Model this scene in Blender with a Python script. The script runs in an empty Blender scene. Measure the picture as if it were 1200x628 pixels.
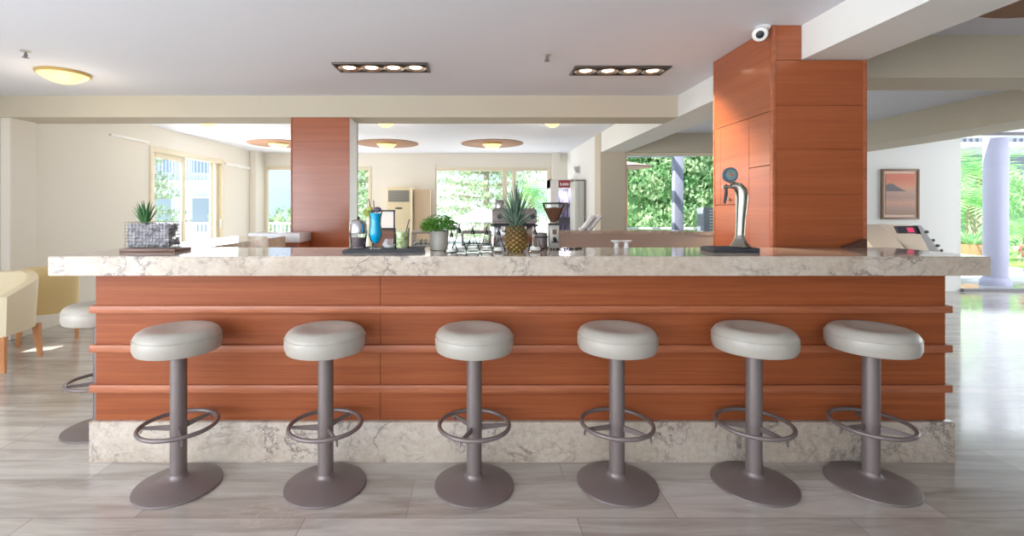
import bpy, bmesh, math, random
from mathutils import Vector, Matrix, Euler
PI = math.pi
C = bpy.context.scene.collection
S = bpy.context.scene

# ------------------------------------------------------------------ camera, sky, lights, exposure
F, PX, PY, H = 561.0, 558.0, 246.0, 1.36
cam = bpy.data.cameras.new('camera')
cam.lens = F / 1200 * 36; cam.sensor_width = 36
cam.shift_x = (600 - PX) / 1200; cam.shift_y = -(314 - PY) / 1200
cam.clip_start = 0.05; cam.clip_end = 300
co = bpy.data.objects.new('camera', cam); C.objects.link(co)
co.location = (0, 0, H); co.rotation_euler = (PI / 2, 0, 0)
S.camera = co
S.view_settings.view_transform = 'Standard'; S.view_settings.look = 'None'
S.view_settings.exposure = 0.56; S.view_settings.gamma = 1.0
S.view_settings.use_curve_mapping = False
S.cycles.transparent_max_bounces = 40

w = bpy.data.worlds.new('sky'); S.world = w; w.use_nodes = True
nt = w.node_tree; nt.nodes.clear()
out = nt.nodes.new('ShaderNodeOutputWorld'); bg = nt.nodes.new('ShaderNodeBackground')
tc = nt.nodes.new('ShaderNodeTexCoord'); sx = nt.nodes.new('ShaderNodeSeparateXYZ')
rp = nt.nodes.new('ShaderNodeValToRGB')
rp.color_ramp.elements[0].position = 0.0; rp.color_ramp.elements[0].color = (0.60, 0.83, 0.96, 1)
rp.color_ramp.elements[1].position = 0.6; rp.color_ramp.elements[1].color = (0.36, 0.62, 0.95, 1)
cn = nt.nodes.new('ShaderNodeTexNoise'); cn.inputs['Scale'].default_value = 2.2; cn.inputs['Detail'].default_value = 6
cmap = nt.nodes.new('ShaderNodeMapping'); cmap.inputs['Scale'].default_value = (1, 1, 2.2); cmap.inputs['Location'].default_value = (3.1, 0.4, 0.0)
cr_ = nt.nodes.new('ShaderNodeValToRGB'); cr_.color_ramp.elements[0].position = 0.44; cr_.color_ramp.elements[1].position = 0.60
cm = nt.nodes.new('ShaderNodeMix'); cm.data_type = 'RGBA'; cm.inputs[7].default_value = (1.5, 1.52, 1.55, 1)
nt.links.new(tc.outputs['Generated'], cmap.inputs[0]); nt.links.new(cmap.outputs[0], cn.inputs['Vector']); nt.links.new(cn.outputs[0], cr_.inputs[0])
nt.links.new(cr_.outputs[0], cm.inputs[0]); nt.links.new(rp.outputs[0], cm.inputs[6])
nt.links.new(tc.outputs['Generated'], sx.inputs[0]); nt.links.new(sx.outputs['Z'], rp.inputs[0])
nt.links.new(cm.outputs[2], bg.inputs[0]); nt.links.new(bg.outputs[0], out.inputs[0])
bg.inputs[1].default_value = 1.0

def light(name, kind, loc, rot, energy, color=(1, 1, 1), **kw):
    d = bpy.data.lights.new(name, kind); d.energy = energy; d.color = color
    for k, v in kw.items(): setattr(d, k, v)
    o = bpy.data.objects.new(name, d); C.objects.link(o)
    o.location = loc; o.rotation_euler = rot
    return o
def aim(v): return Vector(v).to_track_quat('-Z', 'Y').to_euler()
light('sun', 'SUN', (0, 0, 30), aim((0.7, 0.3, -1.0)), 7.5, (1, 0.95, 0.86), angle=0.01)
# area lamps added at the window openings to boost the daylight
light('daylight_west', 'AREA', (-4.85, -1.1, 1.4), aim((1, 0.2, 0.16)), 160, (0.84, 0.92, 1.0), shape='RECTANGLE', size=4.4, size_y=2.2)
light('fill_south', 'AREA', (-2.2, -3.9, 1.5), aim((0.1, 1, 0.2)), 74, (0.95, 0.97, 1.0), shape='RECTANGLE', size=4.6, size_y=2.2)  # fill lamp added behind the camera, as if from an unseen window

light('daylight_north', 'AREA', (-0.6, 10.8, 1.5), aim((0, -1, 0.1)), 34, (0.95, 0.98, 1.0), shape='RECTANGLE', size=7, size_y=1.9)
light('daylight_terrace', 'AREA', (9.6, 8.2, 1.5), aim((-0.35, -1, 0.12)), 20, (0.93, 0.97, 1.0), shape='RECTANGLE', size=2.6, size_y=2.2)
light('daylight_west_door', 'AREA', (-4.75, 8.6, 1.4), aim((1, -0.2, 0.05)), 34, (0.95, 0.98, 1.0), shape='RECTANGLE', size=1.4, size_y=2.0)
light('fill_east', 'AREA', (11.2, 5.6, 1.3), aim((-1, 0.45, 0.05)), 75, (0.95, 0.97, 1.0), shape='RECTANGLE', size=3.0, size_y=2.0)  # fill lamp added at an unseen side opening to brighten the picture wall
# ------------------------------------------------------------------ helpers
def lin(c):
    return c / 12.92 if c <= 0.04045 else ((c + 0.055) / 1.055) ** 2.4
def rgb(r, g, b): return (lin(r / 255), lin(g / 255), lin(b / 255), 1)

def mat(name, col, rough=0.5, metal=0.0, emit=None, es=0.0, spec=0.5, trans=0.0, coat=0.0, alpha=1.0):
    m = bpy.data.materials.new(name); m.use_nodes = True
    p = m.node_tree.nodes['Principled BSDF']
    p.inputs['Base Color'].default_value = col
    p.inputs['Roughness'].default_value = rough; p.inputs['Metallic'].default_value = metal
    p.inputs['Specular IOR Level'].default_value = spec
    p.inputs['Transmission Weight'].default_value = trans
    p.inputs['Coat Weight'].default_value = coat
    if emit:
        p.inputs['Emission Color'].default_value = emit; p.inputs['Emission Strength'].default_value = es
    return m
def N(m, t, **kw):
    n = m.node_tree.nodes.new(t)
    for k, v in kw.items(): setattr(n, k, v)
    return n
def L(m, a, b): m.node_tree.links.new(a, b)
def P(m): return m.node_tree.nodes['Principled BSDF']
def coords(m, scale=(1, 1, 1), rot=(0, 0, 0)):
    g = N(m, 'ShaderNodeNewGeometry'); mp = N(m, 'ShaderNodeMapping')
    mp.inputs['Scale'].default_value = scale; mp.inputs['Rotation'].default_value = rot
    L(m, g.outputs['Position'], mp.inputs[0]); return mp.outputs[0]
def noise(m, vec, scale, detail=4, rough=0.55, dist=0.0):
    n = N(m, 'ShaderNodeTexNoise'); n.inputs['Scale'].default_value = scale
    n.inputs['Detail'].default_value = detail; n.inputs['Roughness'].default_value = rough
    n.inputs['Distortion'].default_value = dist
    L(m, vec, n.inputs['Vector']); return n.outputs[0]
def ramp(m, f, stops):
    r = N(m, 'ShaderNodeValToRGB'); e = r.color_ramp.elements
    while len(e) < len(stops): e.new(0.5)
    for i, (p, c) in enumerate(stops): e[i].position = p; e[i].color = c
    L(m, f, r.inputs[0]); return r.outputs[0]
def mix(m, f, a, b, mode='MIX'):
    x = N(m, 'ShaderNodeMix', data_type='RGBA', blend_type=mode)
    if isinstance(f, float): x.inputs[0].default_value = f
    else: L(m, f, x.inputs[0])
    for s, v in ((6, a), (7, b)):
        if isinstance(v, tuple): x.inputs[s].default_value = v
        else: L(m, v, x.inputs[s])
    return x.outputs[2]
def bump(m, h, strength=0.2, dist=0.01):
    b = N(m, 'ShaderNodeBump'); b.inputs['Strength'].default_value = strength; b.inputs['Distance'].default_value = dist
    L(m, h, b.inputs['Height']); L(m, b.outputs[0], P(m).inputs['Normal'])

def wood(name, dark, mid, lightc, scale, rough=0.38):
    m = mat(name, mid, rough)
    v = coords(m, scale)
    n1 = noise(m, v, 1.0, 6, 0.6, 0.6)
    c = ramp(m, n1, [(0.30, dark), (0.52, mid), (0.75, lightc)])
    n2 = noise(m, coords(m, tuple(s * 4 for s in scale)), 1.0, 3, 0.6)
    c = mix(m, 0.25, c, ramp(m, n2, [(0.35, dark), (0.65, lightc)]))
    L(m, c, P(m).inputs['Base Color'])
    return m
def marble(name):
    m = mat(name, rgb(214, 204, 194), 0.12)
    v = coords(m, (1, 1, 1))
    base = ramp(m, noise(m, v, 2.4, 6, 0.65, 0.3), [(0.3, rgb(166, 146, 128)), (0.5, rgb(188, 172, 154)), (0.7, rgb(198, 187, 174))])
    fine = noise(m, v, 26, 4, 0.7)
    base = mix(m, 0.22, base, ramp(m, fine, [(0.35, rgb(168, 152, 142)), (0.65, rgb(236, 230, 222))]))
    gate = ramp(m, noise(m, coords(m, (1, 1, 1)), 2.3, 4, 0.6), [(0.45, (0, 0, 0, 1)), (0.60, (1, 1, 1, 1))])
    def veins(sc, rot, w_, k):
        a = noise(m, coords(m, sc, rot), 3.0, 9, 0.7, 0.7)
        s1 = N(m, 'ShaderNodeMath', operation='SUBTRACT'); L(m, a, s1.inputs[0]); s1.inputs[1].default_value = 0.5
        ab = N(m, 'ShaderNodeMath', operation='ABSOLUTE'); L(m, s1.outputs[0], ab.inputs[0])
        vein = ramp(m, ab.outputs[0], [(0.0, (k, k, k, 1)), (w_, (k * .35, k * .35, k * .35, 1)), (w_ * 3, (0, 0, 0, 1))])
        return mix(m, 1.0, vein, gate, 'MULTIPLY')
    c = mix(m, veins((1.0, 1.2, 1.3), (0.4, 0.5, 0.7), 0.009, 1.0), base, rgb(84, 74, 76))
    c = mix(m, veins((2.3, 2.0, 2.8), (0.9, 0.2, 0.3), 0.012, 0.5), c, rgb(146, 118, 108))
    b = noise(m, coords(m, (1.6, 1.6, 2.2)), 11.0, 7, 0.75, 0.5)
    pb = mix(m, 1.0, ramp(m, b, [(0.54, (0, 0, 0, 1)), (0.66, (0.5, 0.5, 0.5, 1))]), gate, 'MULTIPLY')
    c = mix(m, pb, c, rgb(126, 112, 114))
    L(m, c, P(m).inputs['Base Color'])
    return m
def glass(name, tint=(0.97, 0.99, 0.99, 1), k=0.12):
    m = bpy.data.materials.new(name); m.use_nodes = True; t = m.node_tree; t.nodes.clear()
    o = t.nodes.new('ShaderNodeOutputMaterial'); mx = t.nodes.new('ShaderNodeMixShader')
    a = t.nodes.new('ShaderNodeBsdfTransparent'); b = t.nodes.new('ShaderNodeBsdfGlossy'); f = t.nodes.new('ShaderNodeLayerWeight')
    a.inputs[0].default_value = tint; b.inputs['Roughness'].default_value = 0.02; f.inputs[0].default_value = k
    t.links.new(f.outputs['Fresnel'], mx.inputs[0]); t.links.new(a.outputs[0], mx.inputs[1]); t.links.new(b.outputs[0], mx.inputs[2])
    t.links.new(mx.outputs[0], o.inputs[0]); return m
def leafmat(name, c1, c2, tr=0.35):
    m = bpy.data.materials.new(name); m.use_nodes = True; t = m.node_tree
    p = P(m); p.inputs['Roughness'].default_value = 0.55
    c = ramp(m, noise(m, coords(m), 3.0, 3), [(0.35, c1), (0.65, c2)])
    L(m, c, p.inputs['Base Color'])
    if tr:
        tl = N(m, 'ShaderNodeBsdfTranslucent'); L(m, c, tl.inputs[0])
        mx = N(m, 'ShaderNodeMixShader'); mx.inputs[0].default_value = tr
        L(m, p.outputs[0], mx.inputs[1]); L(m, tl.outputs[0], mx.inputs[2])
        L(m, mx.outputs[0], t.nodes['Material Output'].inputs[0])
    return m

class MB:
    def __init__(s): s.bm = bmesh.new()
    def box(s, x0, x1, y0, y1, z0, z1, bev=0.0, seg=2, M=None):
        g = bmesh.ops.create_cube(s.bm, size=1.0); vs = g['verts']
        for v in vs:
            v.co = Vector(((x0 + x1) / 2 + v.co.x * (x1 - x0), (y0 + y1) / 2 + v.co.y * (y1 - y0), (z0 + z1) / 2 + v.co.z * (z1 - z0)))
        if bev > 0:
            es = list({e for v in vs for e in v.link_edges})
            r = bmesh.ops.bevel(s.bm, geom=es, offset=bev, segments=seg, affect='EDGES', profile=0.5)
            vs = list({v for f in r['faces'] for v in f.verts} | {v for v in vs if v.is_valid})
        if M is not None:
            for v in vs: v.co = M @ v.co
        return s
    def rings(s, rows, close=True, cap=True):
        vr = [[s.bm.verts.new(p) for p in r] for r in rows]
        n = len(vr[0])
        for a, b in zip(vr, vr[1:]):
            for i in range(n if close else n - 1):
                j = (i + 1) % n
                s.bm.faces.new((a[i], a[j], b[j], b[i]))
        if cap and close:
            for r, rev in ((vr[0], True), (vr[-1], False)):
                s.bm.faces.new(list(reversed(r)) if rev else r)
        return s
    def lathe(s, prof, c=(0, 0, 0), n=32, M=None):
        rows = []
        for r, z in prof:
            r = max(r, 1e-4)
            row = [Vector((c[0] + r * math.cos(2 * PI * i / n), c[1] + r * math.sin(2 * PI * i / n), c[2] + z)) for i in range(n)]
            if M is not None: row = [M @ p for p in row]
            rows.append(row)
        return s.rings(rows)
    def tube(s, pts, rad, n=10, closed=False):
        pts = [Vector(p) for p in pts]; k = len(pts)
        rads = rad if isinstance(rad, (list, tuple)) else [rad] * k
        rows = []; up = None
        for i in range(k):
            if closed: t = pts[(i + 1) % k] - pts[i - 1]
            else: t = pts[min(i + 1, k - 1)] - pts[max(i - 1, 0)]
            t.normalize()
            if up is None:
                up = Vector((0, 0, 1)) if abs(t.z) < 0.9 else Vector((1, 0, 0))
            up = (up - t * up.dot(t)).normalized(); side = t.cross(up)
            rows.append([pts[i] + (side * math.cos(2 * PI * j / n) + up * math.sin(2 * PI * j / n)) * rads[i] for j in range(n)])
        if closed:
            rows.append(rows[0]); return s.rings(rows, cap=False)
        return s.rings(rows)
    def prism(s, poly, a, b, axis='z'):
        def v(p, h):
            return Vector((p[0], p[1], h)) if axis == 'z' else Vector((p[0], h, p[1])) if axis == 'y' else Vector((h, p[0], p[1]))
        A = [s.bm.verts.new(v(p, a)) for p in poly]; B = [s.bm.verts.new(v(p, b)) for p in poly]
        n = len(poly)
        s.bm.faces.new(A); s.bm.faces.new(list(reversed(B)))
        for i in range(n):
            j = (i + 1) % n; s.bm.faces.new((A[i], B[i], B[j], A[j]))
        return s
    def ball(s, c, r, sub=2, M=None):
        g = bmesh.ops.create_icosphere(s.bm, subdivisions=sub, radius=1.0)
        rr = r if isinstance(r, (tuple, list)) else (r, r, r)
        for v in g['verts']:
            p = Vector((v.co.x * rr[0], v.co.y * rr[1], v.co.z * rr[2]))
            if M is not None: p = M @ p
            v.co = p + Vector(c)
        return s
    def quad(s, a, b, c, d):
        s.bm.faces.new([s.bm.verts.new(Vector(p)) for p in (a, b, c, d)]); return s
    def build(s, name, m, parent=None, smooth=True, origin=None):
        me = bpy.data.meshes.new(name)
        bmesh.ops.recalc_face_normals(s.bm, faces=s.bm.faces[:])
        s.bm.to_mesh(me); s.bm.free()
        o = bpy.data.objects.new(name, me); C.objects.link(o)
        me.materials.append(m)
        if smooth:
            for p in me.polygons: p.use_smooth = True
            me.set_sharp_from_angle(angle=math.radians(38))
        if parent is not None:
            o.parent = parent
            off = Vector((0, 0, 0)); q = parent
            while q is not None: off += Vector(q.location); q = q.parent
            me.transform(Matrix.Translation(-off))
        elif origin is None:
            xs = [v.co for v in me.vertices]
            off = Vector(((min(v.x for v in xs) + max(v.x for v in xs)) / 2, (min(v.y for v in xs) + max(v.y for v in xs)) / 2, min(v.z for v in xs)))
            me.transform(Matrix.Translation(-off)); o.location = off
        return o

def tag(o, label=None, cat=None, group=None, kind=None):
    if label: o['label'] = label
    if cat: o['category'] = cat
    if group: o['group'] = group
    if kind: o['kind'] = kind
    return o
def thing(name, label, cat, loc=(0, 0, 0), group=None, kind=None):
    o = bpy.data.objects.new(name, None); C.objects.link(o); o.location = loc; o.empty_display_size = 0.05
    return tag(o, label, cat, group, kind)
def struct(name, mb, m, label, cat, smooth=False):
    return tag(mb.build(name, m, smooth=smooth), label, cat, None, 'structure')
def dup(root, loc=None, rotz=None, label=None):
    r = root.copy(); C.objects.link(r)
    if loc is not None: r.location = loc
    if rotz is not None: r.rotation_euler = (0, 0, rotz)
    if label: r['label'] = label
    for ch in list(root.children):
        c = ch.copy(); C.objects.link(c); c.parent = r
        for g in list(ch.children):
            d = g.copy(); C.objects.link(d); d.parent = c
    return r
def at(px, py, d): return Vector(((px - PX) * d / F, d, H - (py - PY) * d / F))

# ------------------------------------------------------------------ materials
def wallmat(name, c, rough=0.85):
    m = mat(name, c, rough); bump(m, noise(m, coords(m), 60, 3), 0.06, 0.003); return m
M_wall = wallmat('plaster_cream', rgb(230, 225, 215))
M_wallw = wallmat('plaster_white', rgb(236, 236, 233))
M_ceil = wallmat('ceiling_paint', rgb(230, 233, 242))
M_beam = wallmat('beam_paint', rgb(202, 193, 174))
M_grey = wallmat('plaster_greige', rgb(205, 194, 176))
M_wood = wood('cherry_panel', rgb(134, 66, 34), rgb(152, 79, 42), rgb(168, 95, 54), (0.8, 0.8, 34), 0.5)
P(M_wood).inputs['Specular IOR Level'].default_value = 0.3
M_rail = wood('cherry_rail', rgb(146, 78, 48), rgb(170, 96, 62), rgb(190, 118, 80), (1.6, 20, 30))
M_cladv = wood('cherry_cladding', rgb(146, 72, 34), rgb(160, 82, 42), rgb(172, 95, 52), (0.7, 0.7, 26), 0.40)
P(M_cladv).inputs['Coat Weight'].default_value = 0.8; P(M_cladv).inputs['Coat Roughness'].default_value = 0.16; P(M_cladv).inputs['Specular IOR Level'].default_value = 0.3
M_gap = mat('dark_joint', rgb(80, 42, 28), 0.7)
M_legw = wood('beech_leg', rgb(186, 116, 66), rgb(204, 138, 84), rgb(220, 160, 104), (14, 14, 2))
M_board = wood('dark_board', rgb(96, 66, 54), rgb(122, 88, 74), rgb(142, 106, 90), (3, 30, 30))
M_marble = marble('veined_marble'); P(M_marble).inputs['Roughness'].default_value = 0.07; P(M_marble).inputs['Specular IOR Level'].default_value = 0.25
M_vinyl = mat('grey_vinyl', rgb(176, 169, 159), 0.36)
bump(M_vinyl, noise(M_vinyl, coords(M_vinyl), 260, 2), 0.05, 0.001)
M_stool = mat('bronze_steel', rgb(128, 116, 114), 0.42, 0.35)
bump(M_stool, noise(M_stool, coords(M_stool), 90, 2), 0.04, 0.001)
M_cream = mat('cream_leather', rgb(226, 212, 180), 0.5)
M_yell = mat('straw_leather', rgb(222, 198, 142), 0.5)
M_black = mat('black_plastic', rgb(34, 34, 38), 0.4)
M_rubber = mat('black_rubber', rgb(58, 60, 66), 0.55)
M_crate = mat('grey_crate', rgb(128, 130, 138), 0.5)
M_steel = mat('brushed_steel', rgb(190, 190, 190), 0.25, 1.0)
M_chrome = mat('satin_chrome', rgb(176, 172, 162), 0.2, 1.0)
M_white = mat('white_plastic', rgb(238, 238, 236), 0.35)
M_zinc = mat('pale_zinc', rgb(196, 192, 184), 0.45, 0.3)
M_glass = glass('clear_glass', (0.98, 0.99, 0.99, 1), 0.14); M_pane = glass('window_pane', (0.97, 0.99, 0.99, 1), 0.06)
M_al = mat('cream_aluminium', rgb(226, 216, 192), 0.4)
M_alw = mat('white_aluminium', rgb(240, 240, 238), 0.4)
M_post = mat('lilac_grey_paint', rgb(160, 162, 186), 0.6)
M_pillar = mat('lilac_render', rgb(196, 190, 216), 0.7)
M_ext = mat('blue_white_render', rgb(214, 222, 240), 0.8)
M_lamp = mat('warm_lamp', rgb(235, 200, 130), 0.4, emit=(1.0, 0.74, 0.32, 1), es=0.72)
M_bulb = mat('halogen_bulb', rgb(255, 235, 210), 0.4, emit=(1.0, 0.82, 0.62, 1), es=3.0)
M_disc = mat('taupe_recess', rgb(158, 122, 98), 0.8)
M_leafA = leafmat('succulent_green', rgb(58, 110, 62), rgb(112, 160, 96), 0.15)
M_leafB = leafmat('herb_green', rgb(84, 152, 60), rgb(158, 212, 96), 0.3)
M_leafC = leafmat('hedge_green', rgb(124, 180, 120), rgb(222, 238, 200), 0.5)
M_leafD = leafmat('pine_green', rgb(130, 170, 130), rgb(214, 226, 186), 0.5)
M_leafE = leafmat('palm_green', rgb(110, 176, 118), rgb(196, 230, 164), 0.45)
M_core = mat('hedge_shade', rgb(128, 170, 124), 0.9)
M_bark = mat('bark', rgb(160, 148, 136), 0.9)

# floor: long polished stone planks
M_floor = mat('polished_stone', rgb(170, 162, 154), 0.1, spec=0.85)
v = coords(M_floor)
v.node.inputs['Location'].default_value = (0.31, -0.014, 0)
br = N(M_floor, 'ShaderNodeTexBrick'); L(M_floor, v, br.inputs[0])
br.offset = 0.37
br.inputs['Color1'].default_value = (0.22, 0.21, 0.20, 1); br.inputs['Color2'].default_value = (0.78, 0.78, 0.78, 1)
br.inputs['Mortar'].default_value = (0.0, 0.0, 0.0, 1)
br.inputs['Scale'].default_value = 1.0; br.inputs['Mortar Size'].default_value = 0.0022
br.inputs['Brick Width'].default_value = 1.2; br.inputs['Row Height'].default_value = 0.30; br.inputs['Bias'].default_value = 0.0
n1 = noise(M_floor, coords(M_floor, (0.9, 7, 1), (0, 0, 0.05)), 1.4, 8, 0.65, 0.9)
c1 = ramp(M_floor, n1, [(0.28, rgb(150, 141, 133)), (0.5, rgb(182, 174, 166)), (0.72, rgb(204, 197, 189))])
n2 = noise(M_floor, coords(M_floor, (1, 2.2, 1), (0, 0, 0.5)), 3.2, 7, 0.7, 1.4)
s1 = N(M_floor, 'ShaderNodeMath', operation='SUBTRACT'); L(M_floor, n2, s1.inputs[0]); s1.inputs[1].default_value = 0.5
ab = N(M_floor, 'ShaderNodeMath', operation='ABSOLUTE'); L(M_floor, s1.outputs[0], ab.inputs[0])
vn = ramp(M_floor, ab.outputs[0], [(0.0, (0.8, 0.8, 0.8, 1)), (0.02, (0, 0, 0, 1))])
gt = ramp(M_floor, noise(M_floor, coords(M_floor), 1.7, 2), [(0.54, (0, 0, 0, 1)), (0.72, (0.7, 0.7, 0.7, 1))])
vn = mix(M_floor, 1.0, vn, gt, 'MULTIPLY')
c2 = mix(M_floor, 0.55, c1, br.outputs[0], 'SOFT_LIGHT')
c2 = mix(M_floor, vn, c2, rgb(214, 200, 186))
c3 = mix(M_floor, br.outputs[1], c2, rgb(146, 139, 133))
L(M_floor, c3, P(M_floor).inputs['Base Color'])
rr = ramp(M_floor, n1, [(0.3, (0.06, 0.06, 0.06, 1)), (0.7, (0.14, 0.14, 0.14, 1))]); L(M_floor, rr, P(M_floor).inputs['Roughness'])

# ------------------------------------------------------------------ setting
XL, YB = -4.95, 10.9
struct('floor', MB().box(-5.2, 11.5, -4.2, 11.0, -0.12, 0), M_floor, 'polished grey-beige stone plank floor of the whole lobby', 'floor')
struct('ceiling', MB().box(-5.2, 2.3, -4.2, 5.1, 2.545, 2.7), M_ceil, 'white lowered ceiling over the stools and the front counter', 'ceiling')
struct('ceiling_back', MB().box(-5.2, 2.3, 5.1, 11.1, 2.65, 2.8), M_ceil, 'white ceiling with round taupe recesses over the lounge behind the bar', 'ceiling')
struct('ceiling_side', MB().box(2.3, 11.5, -4.2, 8.6, 2.65, 2.8), M_ceil, 'white ceiling over the terrace side of the lobby', 'ceiling')
struct('trim_1', MB().box(XL, 2.09, 4.96, 5.33, 2.32, 2.66), M_beam, 'cream ceiling beam running across above the narrow wood-clad pillar', 'beam')
struct('trim_2', MB().box(2.09, 2.505, -4.2, 8.0, 2.325, 2.66), M_wallw, 'long cream ceiling beam passing over the wide wood-clad pillar', 'beam')
struct('trim_3', MB().box(2.505, 11.5, 3.53, 3.9, 2.335, 2.66), M_beam, 'shaded cross beam joining the wide wood-clad pillar on the terrace side', 'beam')
struct('trim_4', MB().box(5.75, 6.41, 3.9, 8.0, 2.31, 2.66), M_beam, 'cream ceiling beam ending at the wall of the framed picture', 'beam')
struct('trim_5', MB().box(2.505, 5.2, 8.0, 8.3, 2.33, 2.66), M_beam, 'cream lintel beam over the hedge window', 'beam')

def wall(name, axis, pos, th, a0, a1, z0, z1, holes, m, label):
    mb = MB(); xs = sorted({a0, a1} | {h[0] for h in holes} | {h[1] for h in holes}); zs = sorted({z0, z1} | {h[2] for h in holes} | {h[3] for h in holes})
    for i in range(len(xs) - 1):
        runs = []
        for k in range(len(zs) - 1):
            mx, mz = (xs[i] + xs[i + 1]) / 2, (zs[k] + zs[k + 1]) / 2
            if any(h[0] < mx < h[1] and h[2] < mz < h[3] for h in holes): continue
            if runs and runs[-1][1] == zs[k]: runs[-1][1] = zs[k + 1]
            else: runs.append([zs[k], zs[k + 1]])
        for r in runs:
            if axis == 'x': mb.box(xs[i], xs[i + 1], pos, pos + th, r[0], r[1])
            else: mb.box(pos, pos + th, xs[i], xs[i + 1], r[0], r[1])
    bmesh.ops.remove_doubles(mb.bm, verts=mb.bm.verts[:], dist=1e-5)
    return struct(name, mb, m, label, 'wall')
wall('wall_left', 'y', XL - 0.2, 0.2, -4.2, 11.1, 0, 2.8, [(-3.3, 1.1, 0.25, 2.45), (4.22, 4.46, 0.85, 1.45), (7.25, 9.38, 0, 2.34)], M_wall, 'long plain cream wall with the sliding balcony door')  # small middle opening is unseen, added to throw a sun streak on the floor
wall('wall_back', 'x', YB, 0.2, XL - 0.2, 2.4, 0, 2.8, [(-4.82, -2.39, 0, 2.35), (-0.97, 1.69, 0, 2.33)], M_wall, 'cream end wall of the lounge behind the bar')
wall('wall_front', 'x', -4.2, 0.2, XL - 0.2, 11.5, 0, 2.8, [(-4.4, 2.9, 0.3, 2.45)], M_wall, 'cream wall closing the lobby opposite the bar')
wall('wall_partition', 'y', 2.075, 0.15, 8.38, YB, 0, 2.7, [], M_wallw, 'white partition wall beside the drinks fridge')
wall('wall_right', 'x', 8.0, 0.2, 5.0, 8.1, 0, 2.7, [], M_wallw, 'white wall carrying the framed picture')
wall('wall_side', 'y', 11.3, 0.2, -4.2, 8.2, 0, 2.8, [(4.4, 7.7, 0, 2.3)], M_wallw, 'white side wall on the terrace side')
struct('wall_pier', MB().box(2.075, 2.5, 8.0, 8.38, 0, 2.7, 0.01), M_grey, 'plain greige pier between the white partition and the hedge window', 'pier')
p = MB().box(XL, XL + 0.1, 4.98, 5.28, 0, 2.33, 0.008)
struct('trim_6', p, M_wall, 'cream pilaster on the plain wall below the end of the cross beam', 'pilaster')
struct('trim_7', MB().box(XL, XL + 0.14, 10.45, YB, 0, 2.66, 0.01), M_wall, 'cream corner pilaster between the balcony door and the blue window', 'pilaster')
struct('trim_8', MB().box(XL, XL + 0.03, 9.42, 10.45, 2.24, 2.3, 0.005).box(XL, XL + 0.04, 6.45, 7.2, 2.36, 2.39, 0.004), M_alw, 'thin cream curtain track along the plain wall', 'track')
struct('trim_9', MB().box(-1.03, -0.93, YB - 0.05, YB, 0, 2.4).box(1.72, 1.9, YB - 0.08, YB, 0, 2.66), M_wall, 'slim cream pilasters framing the pine tree window', 'pilaster')

def framed(name, label, cat, parts):
    return thing(name, label, cat, parts, kind='structure')
# sliding balcony door in the plain wall
d1 = thing('door_1', 'cream sliding balcony door standing open in the plain wall', 'door', (XL, 8.3, 0), kind='structure')
f = MB()
x0, x1 = XL - 0.1, XL + 0.02
f.box(x0, x1, 7.25, 7.33, 0, 2.34, 0.006).box(x0, x1, 9.30, 9.38, 0, 2.34, 0.006).box(x0, x1, 7.33, 9.30, 2.25, 2.34, 0.006).box(x0, x1, 7.33, 9.3, 0, 0.04)
f.build('door_frame', M_al, d1)
f = MB(); a, b = XL - 0.06, XL - 0.02
f.box(a, b, 7.33, 7.41, 0.04, 2.25, 0.005).box(a, b, 8.1, 8.18, 0.04, 2.25, 0.005).box(a, b, 7.41, 8.1, 2.17, 2.25).box(a, b, 7.41, 8.1, 0.04, 0.14)
f.build('sliding_sash', M_al, d1)
MB().box(XL - 0.045, XL - 0.035, 7.41, 8.1, 0.14, 2.17).build('pane', M_pane, d1)
f = MB().box(XL - 0.1, XL - 0.06, 9.05, 9.13, 0.04, 2.25, 0.005).box(XL - 0.1, XL - 0.06, 9.22, 9.30, 0.04, 2.25, 0.005)
f.build('stacked_sash', M_al, d1)
MB().box(XL + 0.0, XL + 0.04, 9.24, 9.27, 1.0, 1.18, 0.005).build('door_handle', M_zinc, d1)
# back windows
def window(name, label, x0, x1, top, muls, m=M_al):
    t = thing(name, label, 'window', ((x0 + x1) / 2, YB, 0), kind='structure')
    f = MB(); y0, y1 = YB - 0.02, YB + 0.08
    f.box(x0, x0 + 0.07, y0, y1, 0, top, 0.005).box(x1 - 0.07, x1, y0, y1, 0, top, 0.005).box(x0 + 0.07, x1 - 0.07, y0, y1, top - 0.08, top, 0.005).box(x0 + 0.07, x1 - 0.07, y0, y1, 0, 0.06)
    for a, b in muls: f.box(a, b, y0, y1, 0.06, top - 0.08, 0.005)
    f.build('window_frame', m, t)
    xs = [x0 + 0.07] + [v for ab in muls for v in ab] + [x1 - 0.07]
    for i in range(0, len(xs), 2):
        MB().box(xs[i], xs[i + 1], YB + 0.025, YB + 0.033, 0.06, top - 0.08).build('pane', M_pane, t)
window('window_1', 'tall cream-framed window showing blue sky beside the narrow wood-clad pillar', -4.82, -2.39, 2.35, [(-3.75, -3.66)])
window('window_2', 'wide cream-framed window showing the pine tree behind the pineapple', -0.97, 1.69, 2.33, [(0.6, 0.7), (0.82, 0.90)])
# hedge window (open side beyond the pier)
t = thing('window_3', 'large window full of green hedge beside the wide wood-clad pillar', 'window', (3.7, 8.1, 0), kind='structure')
f = MB().box(2.5, 2.55, 8.1, 8.2, 0, 2.33).box(4.95, 5.0, 8.1, 8.2, 0, 2.33).box(2.55, 4.95, 8.1, 8.2, 2.28, 2.33).box(2.55, 4.95, 8.1, 8.2, 0, 0.06)
f.build('window_frame', M_al, t); MB().box(2.55, 4.95, 8.145, 8.153, 0.06, 2.28).build('pane', M_pane, t)
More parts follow.
